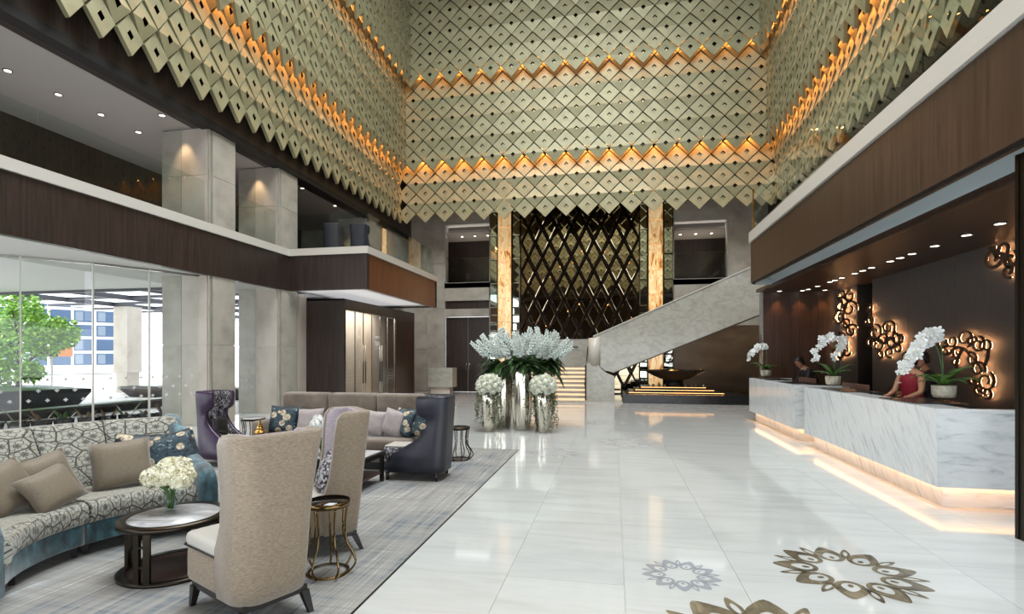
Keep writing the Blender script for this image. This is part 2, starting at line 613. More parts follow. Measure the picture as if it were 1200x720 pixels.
M['suit'] = mat('dark_suit', '#17151a', .7)
M['shirt'] = mat('white_shirt', '#d8d6d4', .6)
M['tag'] = mat('name_tag', '#d9cfc5', .4)
M['paving'] = mat('pale_paving', '#c9c7c4', .7)
M['extw'] = mat('white_facade', '#e6e6e6', .8)
M['extglass'] = mat('blue_facade_glass', '#5a6f8c', .12, .3)
M['extglass2'] = mat('grey_facade_glass', '#8a97a8', .15, .3)
M['extdark'] = mat('dark_canopy_beam', '#3c3c44', .5)
M['sign'] = mat('brown_sign', '#9a6238', .6)
M['bookr'] = mat('brown_folder', '#5a3b30', .5)

# =================================================================== STRUCTURE
XL, XR, YB = -9.3, 5.85, 23.0
FX = -1.65                                        # carpet edge

# ---- floor: grout bed with marble slabs as parts
fb = MB().box(-10.6, 7.2, 1.2, 24.2, -.30, -.012)
floor = struct('floor', fb, M['grout'], 'polished pale marble floor of the lobby')
slab_cache = {}


def slab(x0, x1, y0, y1, parent, m='floor', z=0., t=.02):
    g = .0012
    k = (round(x1 - x0, 3), round(y1 - y0, 3), m)
    if k not in slab_cache:
        a, b = k[0] / 2 - g, k[1] / 2 - g
        slab_cache[k] = MB().box(-a, a, -b, b, -t, 0).mesh('marble_slab', M[m])
    return inst('marble_slab', slab_cache[k], parent, ((x0 + x1) / 2, (y0 + y1) / 2, z))


xs = [-1.65, -.79, .07, .9, 2.6, 3.46, 4.7, 5.85]
for i in range(len(xs) - 1):
    w = xs[i + 1] - xs[i]
    L0 = 1.7
    y = 1.3 + (.85 if i % 2 and w < 1.5 else 0)
    if y > 1.3:
        slab(xs[i], xs[i + 1], 1.3, y, floor)
    while y < 23.0:
        y2 = min(y + L0, 23.0)
        slab(xs[i], xs[i + 1], y, y2, floor)
        y = y2
# left of the strip, beyond and beside the carpet
for x0, x1, y0, y1, L0 in ((-8.2, -1.65, 9.0, 23.0, 1.75), (-10.3, -8.2, 5.0, 14.0, 1.75)):
    nx = max(1, round((x1 - x0) / 1.64)); dx = (x1 - x0) / nx
    for i in range(nx):
        y = y0
        while y < y1 - .01:
            y2 = min(y + L0, y1)
            slab(x0 + i * dx, x0 + (i + 1) * dx, y, y2, floor)
            y = y2

# ---- flower shaped inlays in the floor
def inlay(cx, cy, rad, m, rot=0., n=9):
    root = bpy.data.objects.new('floor_medallion', None)
    COL.objects.link(root)
    root.parent = floor
    root.location = (cx, cy, 0)
    root.rotation_euler = (0, 0, rot)

    def ring(shape, hole, eye):
        mb = MB()
        k = len(shape)
        z = .0015
        vs = [(x, y, z) for x, y in shape] + [(x, y, z) for x, y in hole]
        mb.add(vs, [(i, (i + 1) % k, k + (i + 1) % k, k + i) for i in range(k)])
        if eye:
            mb.add([(eye[0] + eye[2] * cos(a * PI / 4), eye[1] + eye[2] * .7 * sin(a * PI / 4), z) for a in range(8)], [tuple(range(8))])
        return mb
    K = 16
    big, hole, small, sh = [], [], [], []
    for i in range(K):
        a = 2 * PI * i / K
        c, s_ = cos(a), sin(a)
        big.append((.66 + (.34 if c > 0 else .28) * c, .215 * s_ * (1 - .5 * max(c, 0) ** 1.1)))
        hole.append((.60 + .15 * c, .115 * s_ * (1 - .35 * max(c, 0))))
        small.append((.80 + .20 * c, .07 * s_ * (1 - .4 * max(c, 0))))
        sh.append((.78 + .10 * c, .030 * s_))
    sc = lambda L: [(x * rad, y * rad) for x, y in L]
    mb_ = ring(sc(big), sc(hole), (.55 * rad, 0, .055 * rad)).mesh('petal', m, False)
    ms_ = ring(sc(small), sc(sh), None).mesh('petal', m, False)
    for i in range(n):
        inst('petal', mb_, root, rot=(0, 0, 2 * PI * i / n))
        inst('petal', ms_, root, rot=(0, 0, 2 * PI * (i + .5) / n))


inlay(1.75, 4.42, .52, M['band'], .2)
inlay(.49, 4.12, .29, M['inlay_g'], .5)
inlay(.90, 3.09, .72, M['band'], .05)
inlay(-1.05, 8.9, .5, M['tabletop'], .3)
inlay(.25, 10.2, .55, M['tabletop'], .1)
inlay(-.2, 13.2, .55, M['tabletop'], .3)

# ---- carpet
cm = MB().box(-8.2, FX, 1.3, 9.0, -.012, .006)
tag(cm.build('carpet', M['carpet']), 'grey woven carpet with fine crossing streaks under the lounge seats', 'carpet')
tag(MB().box(FX, FX + .012, 1.3, 9.012, -.012, .007).box(-8.2, FX, 9.0, 9.012, -.012, .007).build('trim_1', M['bronze']), 'thin metal strip along the carpet edge', None, None, 'structure')

# ---- back wall
bw = MB()
bw.box(-11, -7.62, YB, YB + .5, 0, 9)                  # stone left of the openings
bw.box(-7.62, -5.47, YB, YB + .5, 4.15, 4.98)          # band between the openings
bw.box(-7.62, -5.47, YB, YB + .5, 3.42, 3.78)
bw.box(-7.62, -5.47, YB, YB + .5, 7.62, 9)
bw.box(-5.53, -5.43, YB, YB + .5, 0, 9)
bw.box(2.43, 7.2, YB, YB + .5, 7.3, 9)
bw.box(4.60, 7.2, YB, YB + .5, 2.9, 7.3)
bw.box(2.43, 4.60, YB, YB + .5, 2.9, 4.88)
wall_back = struct('wall_back', bw, M['stone'], 'grey limestone end wall of the lobby')
struct('warmlit_stone_panel', MB().box(2.43, 7.2, YB, YB + .5, 0, 2.9), M['warmlit_wall'], None, wall_back)  # warm light below the stair is carried by the panel colour
struct('dark_lintel', MB().box(-7.62, -5.47, YB + .1, YB + .4, 3.78, 4.15), M['walnut'], None, wall_back)  # dark strip set back between the stone bands
MB().box(-5.53, 2.5, YB + .25, YB + .6, 0, 9.2).build('backing', M['frame'], wall_back)
MB().box(-11, 7.2, YB + .05, YB + .3, 9, 18).build('upper_wall', M['walnut'], wall_back)
# stone skirting joints on the left pier (proud panels)
for k in range(4):
    MB().box(-9.28, -8.48, YB - .02, YB, .02 + k * 1.95, 1.95 + k * 1.95).build('stone_panel', M['stone'], wall_back)
    MB().box(-8.46, -7.64, YB - .02, YB, .02 + k * 1.95, 1.95 + k * 1.95).build('stone_panel', M['stone'], wall_back)

# door below the left opening
door = tag(thing('door_1', 'dark brown double door at the far left end', None, (-6.55, YB + .12, 0)), None, None, None, 'structure')
for i, (a, b) in enumerate(((-1.05, -.005), (.005, 1.05))):
    leaf = MB().box(a, b, 0, .06, 0, 3.4).build('door_leaf', M['walnut'], door)
    hx = -.07 if i == 0 else .07
    MB().tube([(hx, -.05, .95), (hx, -.05, 1.35)], .012).build('door_handle', M['steel'], leaf)


def recess(name, x0, x1, z0, z1, label, depth=2.4):
    """gallery opening: dark room behind the wall with ceiling, back and glass guard"""
    t = thing(name, label, None, ((x0 + x1) / 2, YB, z0))
    t['kind'] = 'structure'
    w = (x1 - x0) / 2; h = z1 - z0
    MB().box(-w - 1, w + 1, depth, depth + .1, -.2, h + .6).build('back_wall', M['walnut'], t)
    MB().box(-w - 1, w + 1, .5, depth, h - .25, h - .15).build('soffit', M['ceil_dim'], t)
    MB().box(-w - 1, w + 1, .0, depth, -.25, -.02).build('gallery_floor', M['walnut'], t)
    MB().box(-w - 1.05, -w - 1, .5, depth, -.2, h + .4).box(w + 1, w + 1.05, .5, depth, -.2, h + .4).build('side_wall', M['walnut'], t)
    MB().box(-w, w, .22, .235, 0, 1.15).build('glass_guard', M['glass_b'], t)
    MB().box(-w, w, .21, .245, 1.15, 1.18).build('guard_rail', M['bronze'], t)
    fr = MB().box(-w - .05, -w, -.03, .03, 0, h).box(w, w + .05, -.03, .03, 0, h).box(-w - .05, w + .05, -.03, .03, h, h + .06)
    fr.build('frame', M['stone'], t)
    area('gallery_fill', ((x0 + x1) / 2, YB + 1.4, z0 + .4), (PI, 0, 0), w * 1.6, .8, 16, (1, .85, .7))  # unseen uplight added to brighten the gallery ceiling
    for k in range(3):
        MB().lathe([(.05, -.01), (.05, 0)], 10, (-w + .4 + k * (w - .4), 1.3, h - .255)).build('downlight_lens', M['led_d'], t)
    return t


recess('window_1', -7.58, -5.52, 4.98, 7.62, 'dark gallery opening high on the end wall, left of the mirror lattice')
recess('window_2', 2.47, 4.58, 4.88, 7.28, 'dark gallery opening high on the end wall, right of the mirror lattice')

# ---- side walls behind the panels, the roof and the rear
wl = MB().box(-9.75, -9.35, -2.0, 23.2, 7.0, 18)
wall_left = struct('wall_left', wl, M['walnut'], 'dark backing wall behind the left panels')
MB().box(-9.5, -9.22, -2.0, 23.0, 6.96, 7.14).build('beam_edge', M['black'], wall_left)
MB().box(-9.52, -9.25, -2.0, 23.0, 7.14, 8.0).build('beam', M['walnut'], wall_left)
wr = MB().box(6.15, 6.5, -2.0, 23.0, 6.9, 18)
wall_right = struct('wall_right', wr, M['walnut'], 'dark backing wall behind the right panels')
rf = MB().box(-11, 7.5, -3, 24.5, 18.1, 18.4)
struct('ceiling', rf, M['white'], 'high white roof of the hall')
rear = MB().box(-9.5, 6.2, -1.4, -1.1, 7.0, 18).box(-9.5, 6.2, -4.2, -4.0, 3.0, 7.2).box(-9.5, 6.2, -4.2, -1.1, 6.9, 7.1).box(-9.5, 6.2, -4.2, -1.1, 3.0, 3.2)
wall_rear = struct('wall_rear', rear, M['walnut'], 'rear wall of the hall')

# ---- diamond panels
def tile_mesh(w, h, crease, deep=0.):
    a, b = w / 2 * .942, h / 2 * .942
    th = .05 + deep
    if crease:
        n_side, n_tip = -.085 - deep, -.02 - deep * .3
        front = [(0, n_tip, b), (-a, n_side, 0), (0, n_tip, -b), (a, n_side, 0)]
    else:
        front = [(0, -.045, b), (-a, -.06 - deep * .6, 0), (0, -.075 - deep * 1.2, -b), (a, -.06 - deep * .6, 0)]
    q = .26 if deep else .23
    cy = (front[1][1] + front[3][1]) / 2
    inner = [(x * q, cy + (y - cy) * q, z * q) for x, y, z in front]
    back = [(x * q * .55, cy + .07, z * q * .55) for x, y, z in front]
    mb = MB()
    vs = front + inner + back
    for i in range(4):
        k = (i + 1) % 4
        mb.add(vs, [(i, k, 4 + k, 4 + i)], 0)
        mb.add(vs, [(4 + i, 4 + k, 8 + k, 8 + i)], 1)
    mb.add(vs, [(8, 9, 10, 11)], 1)
    rear_ = [(x, y + th, z) for x, y, z in front]
    v2 = front + rear_
    for i in range(4):
        k = (i + 1) % 4
        mb.add(v2, [(i, 4 + i, 4 + k, k)], 0)
    mb.add(rear_, [(0, 3, 2, 1)], 0)
    return mb


WB, WS = .851, .575
tmesh = {}
for key, w in (('b', WB), ('s', WS)):
    for cr in (0, 1):
        tmesh[key, cr] = tile_mesh(w, 2 * HZ, cr, .04 if key == 's' else 0.).mesh('panel', [M['tile'], M['tilehole']], True)


def screen(label, loc, rz, key, a0, a1, k0, k1, hidden=()):
    t = thing('panel_screen', label, 'wall screen', loc, rz, 'champagne diamond panel screens')
    w = WB if key == 'b' else WS
    n = int((a1 - a0) / w + .5)
    for k in range(k0, k1 + 1):
        off = 0 if k % 2 else w / 2
        for i in range(n + (0 if k % 2 == 0 else 1)):
            x = a0 + i * w + off
            if x > a1 + .3:
                continue
            inst('panel', tmesh[key, 1 - k % 2], t, (x, 0, PZ0 + k * HZ))
    return t


tiers = ((0, 1, 6, 'lowest tier'), (T2, 6, 15, 'middle tier'), (T3, 14, 23, 'top tier'))
for off, k0, k1, nm in tiers:
    screen('%s of gold green diamond panels on the end wall' % nm, (0, BY - off, 0), 0, 'b', -8.71, 5.62, k0, k1)
    y0 = {'lowest tier': 3.9, 'middle tier': 7.0, 'top tier': 12.6}[nm]
    nl = round((20.95 - y0) / WS)
    screen('%s of gold green diamond panels on the left wall' % nm, (BX0 + off, 0, 0), PI / 2, 's', 20.95 - nl * WS, 20.9, k0, k1)
    y0 = {'lowest tier': 7.8, 'middle tier': 8.2, 'top tier': 11.6}[nm]
    nl = round((20.95 - y0) / WS)
    screen('%s of gold green diamond panels on the right wall' % nm, (BX1 - off, 0, 0), -PI / 2, 's', -20.95, -20.95 + nl * WS, k0, k1)
# the screen on the rear wall is only met as a reflection in the mirrors: one mesh
rm = MB()
bt = {c: tile_mesh(WB, 2 * HZ, c) for c in (0, 1)}
for k in range(1, 24):
    for i in range(17):
        src = bt[1 - k % 2]
        st = len(rm.v)
        for j, f in enumerate(src.f):
            pass
        Mx = Matrix.Translation((-8.7 + i * WB + (0 if k % 2 else WB / 2), -1.0, PZ0 + k * HZ)) @ Matrix.Rotation(PI, 4, 'Z')
        b = len(rm.v)
        rm.v += [tuple(Mx @ Vector(v)) for v in src.v]
        rm.f += [tuple(q + b for q in f) for f in src.f]; rm.mi += src.mi; rm.sm += src.sm
ro = rm.build('panel', [M['tile'], M['tilehole']], wall_rear)
ro['kind'] = 'stuff'

# =================================================================== LEFT SIDE
# stone columns, each with facing slabs
def column(label, y0, y1, x0=-10.6, x1=XL, h=7.0):
    t = thing('stone_column', label, 'column', ((x0 + x1) / 2, (y0 + y1) / 2, 0), 0, 'limestone columns of the left arcade')
    hx, hy = (x1 - x0) / 2, (y1 - y0) / 2
    MB().box(-hx + .02, hx - .05, -hy + .02, hy, 0, h).build('core', M['stone'], t)
    for z0, z1 in ((0, 1.9), (1.9, 3.55), (4.73, 5.9), (5.9, h)):
        MB().box(-hx, -.12, -hy, -hy + .03, z0 + .004, z1 - .004).build('stone_panel', M['stone'], t)
        MB().box(-.11, hx - .075, -hy, -hy + .03, z0 + .004, z1 - .004).build('stone_panel', M['stone_w'], t)  # warm light on this half of the face is put into the stone colour
        MB().box(hx - .04, hx, -hy + .10, hy, z0 + .004, z1 - .004).build('stone_panel', M['stone'], t)
    for q in (.025, .06):
        MB().box(hx - .05 + .0, hx - .018, -hy + q - .012, -hy + q + .012, 0, h).build('corner_rib', M['stone'], t)
    return t


column('nearest and widest limestone column, left of the purple armchair', 10.7, 11.55)
column('second limestone column, beside the dark wooden lift lobby', 13.3, 14.17)
column('third limestone column, furthest back behind the gallery glass', 18.8, 19.5)

# left balcony (straight run + bay)
bal = thing('balcony', 'left gallery balcony with dark walnut front and pale stone edge', 'balcony', (0, 0, 0))
Z0, Z1, Z2 = 3.53, 4.53, 4.73
MB().box(-9.42, -9.27, .5, 13.7, Z0, Z1).build('fascia', M['walnut'], bal)
MB().box(-9.45, -9.22, .5, 13.7, Z1, Z2).build('ledge', M['ledge'], bal)
MB().box(-9.3, -6.83, 13.7, 13.85, Z0, Z1).build('fascia', M['walnut'], bal)
MB().box(-9.3, -6.78, 13.65, 13.87, Z1, Z2).build('ledge', M['ledge'], bal)
o = MB().box(-6.98, -6.83, 13.85, 19.6, Z0, Z1).build('fascia', M['walnut_lit'], bal)
MB().box(-7.0, -6.78, 13.87, 19.65, Z1, Z2).build('ledge', M['ledge'], bal)
MB().box(-9.3, -6.83, 19.45, 19.6, Z0, Z1).build('fascia', M['walnut'], bal)
MB().box(-13.2, -9.42, .5, 23, Z1 - .3, Z2 - .06).build('gallery_floor', M['walnut_m'], bal)
MB().box(-9.42, -6.98, 13.85, 19.45, Z1 - .3, Z2 - .06).build('gallery_floor', M['walnut_m'], bal)
MB().box(-11.6, -9.3, .5, 14.0, Z0 + .01, Z0 + .12).build('soffit', M['white'], bal)
MB().box(-9.4, -6.98, 13.86, 19.45, Z0 + .05, Z0 + .12).build('soffit', M['white'], bal)
for y0, y1 in ((1.2, 4.0), (4.02, 7.0), (7.02, 10.6), (11.6, 13.2)):
    MB().box(-9.36, -9.345, y0, y1, Z2, 5.72).build('glass_guard', M['glass_b'], bal)
for x0, x1 in ((-9.0, -7.95), (-7.93, -6.95)):
    MB().box(x0, x1, 13.75, 13.765, Z2, 5.72).build('glass_guard', M['glass_b'], bal)
for y0, y1 in ((13.85, 15.7), (15.72, 17.6), (17.62, 19.4)):
    MB().box(-6.9, -6.885, y0, y1, Z2, 5.72).build('glass_guard', M['glass_b'], bal)

# gallery behind
lb = MB().box(-13.4, -13.2, .5, 23.2, 4.4, 7.2)
wlg = struct('wall_gallery', lb, M['walnut'], 'dark wall at the back of the left gallery')
struct('ceiling_gallery', MB().box(-13.4, -9.45, .5, 23.2, 7.02, 7.2).box(-9.45, -9.2, .5, .6, 7.02, 7.1), M['ceil_dim'], 'grey ceiling of the left gallery')
struct('wall_gallery', MB().box(-10.6, XL, 19.5, 20.0, Z2, 7.0).box(-10.6, XL, 20.45, 23, Z2, 7.0).box(-13.2, -10.6, 20.4, 20.6, Z2, 7.0), M['stone'], 'stone wall at the far end of the left gallery')
ox = thing('onyx_light_panel', 'backlit onyx strip at the far end of the left gallery', 'light panel', (XL - .1, 20.2, Z2))
for k in range(3):
    MB().box(-.05, .1, -.2, .2, .02 + k * .72, .72 + k * .72).build('onyx_block', M['onyx'], ox)


def downlight(label, loc, grp, r=.055):
    t = thing('downlight', label, 'downlight', loc, 0, grp)
    MB().lathe([(r + .02, -.012), (r + .02, .002), (r, .002), (r, -.012)], 14, cap=False).build('trim_ring', M['steel'], t)
    MB().lathe([(r, -.006), (.001, -.006)], 14, cap=False).build('lens', M['led_d'], t)
    return t


ORD = ['first', 'second', 'third', 'fourth', 'fifth', 'sixth', 'seventh', 'eighth', 'ninth', 'tenth', 'eleventh', 'twelfth', 'thirteenth', 'fourteenth']
for i, (x, y) in enumerate(((-11.2, 7.0), (-11.2, 7.87), (-11.2, 8.79), (-11.2, 9.7), (-11.2, 10.63), (-9.9, 9.99))):
    downlight(('%s downlight from the left picture edge in the long row of the gallery ceiling' % ORD[i]) if i < 5 else 'gallery downlight shining onto the nearest limestone column', (x, y, 7.015), 'gallery ceiling downlights')
for i, (x, y) in enumerate( ((-9.8, 15.2), (-9.8, 17.2), (-10.9, 16.0), (-10.9, 12.3))):
    downlight(('nearer downlight above the bay of the left gallery', 'farther downlight above the bay of the left gallery', 'downlight deep inside the gallery beyond the second column', 'downlight between the two nearer limestone columns upstairs')[i], (x, y, 7.015), 'gallery ceiling downlights')
struct('ceiling_bay', MB().box(-9.45, -9.25, .5, 23, 7.02, 7.06), M['ceil_dim'], 'narrow edge of the gallery ceiling')
spot('gallery_spot', (-9.95, 10.46, 6.95), 60, angle=64, blend=.8, target=(-9.95, 10.7, 5.2))
spot('gallery_spot', (-9.95, 13.06, 6.95), 55, angle=64, blend=.8, target=(-9.95, 13.3, 5.2))
spot('gallery_spot', (-9.9, 18.3, 6.95), 34, angle=62, target=(-9.95, 18.7, 4.7))
area('gallery_ceiling_glow', (-11.3, 9, 4.9), (PI, 0, 0), 2.2, 9, 38, (1, .96, .92))

# curved glazed front of the lounge
win = thing('window_3', 'tall frameless glass front of the lounge with white mullion lines', None, (0, 0, 0))
win['kind'] = 'structure'
gp = [(-9.72, 10.9), (-9.94, 10.25 - .55), (-10.37, 8.81), (-11.04, 7.97), (-11.9, 7.25), (-13.0, 6.6), (-14.4, 6.1)]
gp[0] = (-9.55, 10.65)
ZG = 3.53
for i in range(len(gp) - 1):
    (xa, ya), (xb, yb) = gp[i], gp[i + 1]
    L = math.hypot(xb - xa, yb - ya); ang = math.atan2(yb - ya, xb - xa)
    g = MB().box(.012, L - .012, -.006, .006, .02, ZG).build('pane', M['glass'], win, (xa, ya, 0))
    g.rotation_euler = (0, 0, ang)
    mu = MB().box(-.012, .012, -.03, .03, 0, ZG).build('mullion', M['ledge'], win, (xb, yb, 0))
    mu.rotation_euler = (0, 0, ang)
    hd = MB().box(0, L, -.03, .03, ZG - .03, ZG + .01).build('head_rail', M['steel'], win, (xa, ya, 0))
    hd.rotation_euler = (0, 0, ang)
    dots = MB()
    for r_, (zz, sh) in enumerate(((.78, 0), (.97, .13), (1.18, 0))):
        x = .15 + sh
        while x < L - .05:
            for s_ in ((.034, .012), (.012, .034)):
                dots.box(x - s_[0], x + s_[0], .0062, .0075, zz - s_[1], zz + s_[1])
            x += .27
    do = dots.build('marker_dots', M['white'], g)
    do['kind'] = 'stuff'
w4 = thing('window_4', 'narrow glass bay between the two limestone columns', None, (-10.0, 11.55, 0))
w4['kind'] = 'structure'
MB().box(-.006, .006, 0, 1.75, .02, 3.53).build('pane', M['glass'], w4)
dots = MB()
for zz in (.78, .97, 1.18):
    for k in range(8):
        dots.box(.007, .009, .1 + k * .2, .13 + k * .2, zz - .015, zz + .015)
dots.build('marker_dots', M['white'], w4)['kind'] = 'stuff'
struct('wall_arcade', MB().box(-10.9, -10.65, 14.2, 23.3, 0, 3.5).box(-10.65, -9.3, 20.5, 20.7, 0, 3.5).box(-9.7, -9.28, 14.2, 14.6, 0, 3.5), M['stone_w'], 'pale stone wall behind the lift lobby, with a pale panel in place of a glass strip')  # last box: pale panel added in place of a bright glass strip

# lift lobby: dark wooden box with glass doors
lob = thing('entrance_lobby', 'dark walnut lobby box with frameless glass doors under the balcony bay', 'lobby', (-8.03, 14.6, 0))
LZ = 3.38
MB().box(-1.25, 0, 0, .12, 0, LZ).build('end_wall', M['walnut'], lob)
MB().box(-1.25, -1.15, .12, 5.6, 0, LZ).build('rear_wall', M['stone_w'], lob)
MB().box(-1.15, 0, 5.5, 5.7, 0, LZ).build('end_wall', M['walnut_m'], lob)
MB().box(-1.25, 0, 0, 5.7, LZ - .05, LZ).build('roof', M['walnut'], lob)
MB().box(-.12, 0, .12, 5.5, 3.05, LZ - .05).build('head_panel', M['walnut_m'], lob)
MB().box(-.1, 0, 3.85, 4.6, 0, 3.05).build('wood_panel', M['walnut_m'], lob)
MB().box(-.1, -.005, 4.61, 5.5, 0, 3.05).build('wood_panel', M['walnut_m'], lob)
for i, (a, b) in enumerate(((.14, .78), (.80, 1.34), (1.36, 1.95), (1.97, 2.58), (2.60, 3.2), (3.22, 3.83))):
    p = MB().box(-.055, -.043, a, b, .03, 3.04).build('glass_door', M['glass'], lob)
    MB().box(-.06, -.03, b - .004, b + .012, 0, 3.05).build('edge_strip', M['steel'], p)
    if i in (1, 3):
        for yy in (b - .07,) if i == 1 else (b - .07,):
            h = MB().tube([(-.005, yy, .25), (-.005, yy, 2.0)], .018).build('pull_handle', M['steel'], p)
            MB().tube([(-.005, yy, .75), (-.005, yy, 1.45)], .0215).build('grip', M['darkwood'], h)
        mk = MB()
        cy = (a + b) / 2
        mk.box(-.042, -.040, cy - .05, cy - .035, 1.25, 1.27)
        mk = MB().prism([(cy - .05, 1.25), (cy - .035, 1.25), (cy, 1.45), (cy + .035, 1.25), (cy + .05, 1.25), (cy + .006, 1.5), (cy - .006, 1.5)], 'x', -.042, -.039)
        mk.build('door_letter', M['white'], p)
    if i in (2, 4):
        h = MB().tube([(-.005, a + .07, .25), (-.005, a + .07, 2.0)], .018).build('pull_handle', M['steel'], p)
        MB().tube([(-.005, a + .07, .75), (-.005, a + .07, 1.45)], .0215).build('grip', M['darkwood'], h)
    dots = MB()
    for zz in (.82, .92, 1.02):
        for k in range(5):
            yy = a + .06 + k * (b - a - .1) / 5
            dots.box(-.042, -.040, yy - .012, yy + .012, zz - .012, zz + .012)
    dots.build('marker_dots', M['white'], p)['kind'] = 'stuff'
area('lobby_lamp', (-8.6, 17.2, 3.28), (0, 0, 0), .8, 3.5, 110, (1, .9, .8))
area('bay_cove_lamp', (-8.2, 16.5, 3.42), (PI, 0, 0), 2.0, 5.0, 24, (.95, .95, 1))

# =================================================================== CENTRE BACK
# mirror lattice
lat = thing('mirror_lattice', 'bronze mirror screen of tall diamonds in dark frames behind the stair', 'mirror screen', (-1.52, YB - .0, 0))
LW = 5.12
dw, dh = LW / 8, 1.28
ztop, zb = 8.6, 0.05


def clip_poly(poly, lo, hi, ax):
    for val, sg in ((lo, 1), (hi, -1)):
        out = []
        for i in range(len(poly)):
            a, b = poly[i], poly[(i + 1) % len(poly)]
            da, db = (a[ax] - val) * sg, (b[ax] - val) * sg
            if da >= 0:
                out.append(a)
            if da * db < 0:
                t_ = da / (da - db)
                out.append((a[0] + (b[0] - a[0]) * t_, a[1] + (b[1] - a[1]) * t_))
        poly = out
        if len(poly) < 3:
            return []
    return poly


half = LW / 2
r = 0
z = .25
rows = []
while z < ztop + .6:
    rows.append((z, r % 2)); z += dh / 2; r += 1
for zc, par in rows:
    for i in range(9 if par else 8):
        xc = -half + (i * dw if par else (i + .5) * dw)
        f = .86
        poly = [(xc, zc + dh / 2 * f), (xc - dw / 2 * f, zc), (xc, zc - dh / 2 * f), (xc + dw / 2 * f, zc)]
        inn = [(xc, zc + dh / 2 * f * .8), (xc - dw / 2 * f * .8, zc), (xc, zc - dh / 2 * f * .8), (xc + dw / 2 * f * .8, zc)]
        poly = clip_poly(clip_poly(poly, -half + .02, half - .02, 0), zb, ztop, 1)
        inn = clip_poly(clip_poly(inn, -half + .05, half - .05, 0), zb, ztop, 1)
        if len(poly) < 3 or len(inn) < 3:
            continue
        mb = MB()
        # small random lean of every bevelled pane, as set by hand
        ta, tb = random.uniform(-.008, .008), random.uniform(-.006, .006)
        dp = lambda x, z_: -.045 + (x - xc) * ta + (z_ - zc) * tb
        if len(poly) == 4 and len(inn) == 4:
            vs = [(x, -.03, z_) for x, z_ in poly] + [(x, dp(x, z_), z_) for x, z_ in inn]
            mb.add(vs, [(i_, (i_ + 1) % 4, 4 + (i_ + 1) % 4, 4 + i_) for i_ in range(4)] + [(4, 5, 6, 7)])
        else:
            vs = [(x, dp(x, z_), z_) for x, z_ in poly]
            mb.add(vs, [tuple(range(len(vs)))])
        mb.build('mirror_pane', M['mirror_b'], lat, fix=False)
# crossing bars
for s_ in (1, -1):
    k = -12
    while k < 22:
        x0_ = -half + k * dw
        # line through (x0_, zref) with slope s_*dh/dw
        zr = .25
        pts = []
        p0 = (-half, zr + s_ * (-half - x0_) * dh / dw)
        p1 = (half, zr + s_ * (half - x0_) * dh / dw)
        # clip to z-range
        a, b = sorted([p0, p1], key=lambda p: p[1])
        if b[1] > zb and a[1] < ztop:
            def atz(z_):
                t_ = (z_ - a[1]) / (b[1] - a[1])
                return (a[0] + (b[0] - a[0]) * t_, z_)
            q0 = a if a[1] >= zb else atz(zb)
            q1 = b if b[1] <= ztop else atz(ztop)
            if abs(q1[1] - q0[1]) > .15:
                hw = .032 / math.sin(math.atan(dh / dw))
                MB().prism([(q0[0] - hw, q0[1]), (q0[0] + hw, q0[1]), (q1[0] + hw, q1[1]), (q1[0] - hw, q1[1])], 'y', -.1, -.02).build('lattice_bar', M['frame'], lat)
        k += 1
MB().box(-half - .03, half + .03, -.02, .03, zb, ztop).build('backing', M['frame'], lat)
MB().box(-half - .03, -half + .02, -.11, 0, 0, ztop).build('frame_post', M['frame'], lat)
MB().box(half - .02, half + .03, -.11, 0, 0, ztop).build('frame_post', M['frame'], lat)


def onyx_column(label, x0, xa, xb, x1):
    t = thing('onyx_column', label, 'column', ((xa + xb) / 2, YB - .12, 0), 0, 'backlit onyx columns')
    cx = (xa + xb) / 2
    w = (xb - xa) / 2
    z_ = .0; k = 0
    while z_ < 8.5:
        MB().box(-w, w, -.12, .1, z_ + .008, z_ + 1.04).build('onyx_block', M['onyx'], t)
        z_ += 1.05; k += 1
    for s0, s1 in ((x0 - cx, xa - cx - .05), (xb - cx + .05, x1 - cx)):
        MB().box(s0, s1, -.0, .12, 0, 8.6).build('backing', M['frame'], t)
        z_ = .0
        random.seed(int(abs(s0) * 100))
        while z_ < 8.5:
            h = .33 if z_ < 3.6 else 1.05
            mb = MB()
            ta = random.uniform(-.03, .03)
            b = .03
            vs = [(s0, -.005, z_), (s1, -.005, z_), (s1, -.005, z_ + h), (s0, -.005, z_ + h),
                  (s0 + b, -.03, z_ + b), (s1 - b, -.03 + ta * .1, z_ + b), (s1 - b, -.03 + ta * .1, z_ + h - b), (s0 + b, -.03, z_ + h - b)]
            mb.add(vs, [(0, 1, 5, 4), (1, 2, 6, 5), (2, 3, 7, 6), (3, 0, 4, 7), (4, 5, 6, 7)])
            mb.build('mirror_tile', M['mirror'], t, fix=False)
            z_ += h + .015
    for s0 in (-w - .045, w + .005):
        MB().box(s0, s0 + .04, -.13, .1, 0, 8.6).build('bronze_edge', M['brass'], t)
    return t


onyx_column('backlit onyx column with mirrored sides, left of the mirror lattice', -5.47, -5.07, -4.49, -4.11)
onyx_column('backlit onyx column with mirrored sides, right of the mirror lattice', 1.05, 1.42, 1.98, 2.42)

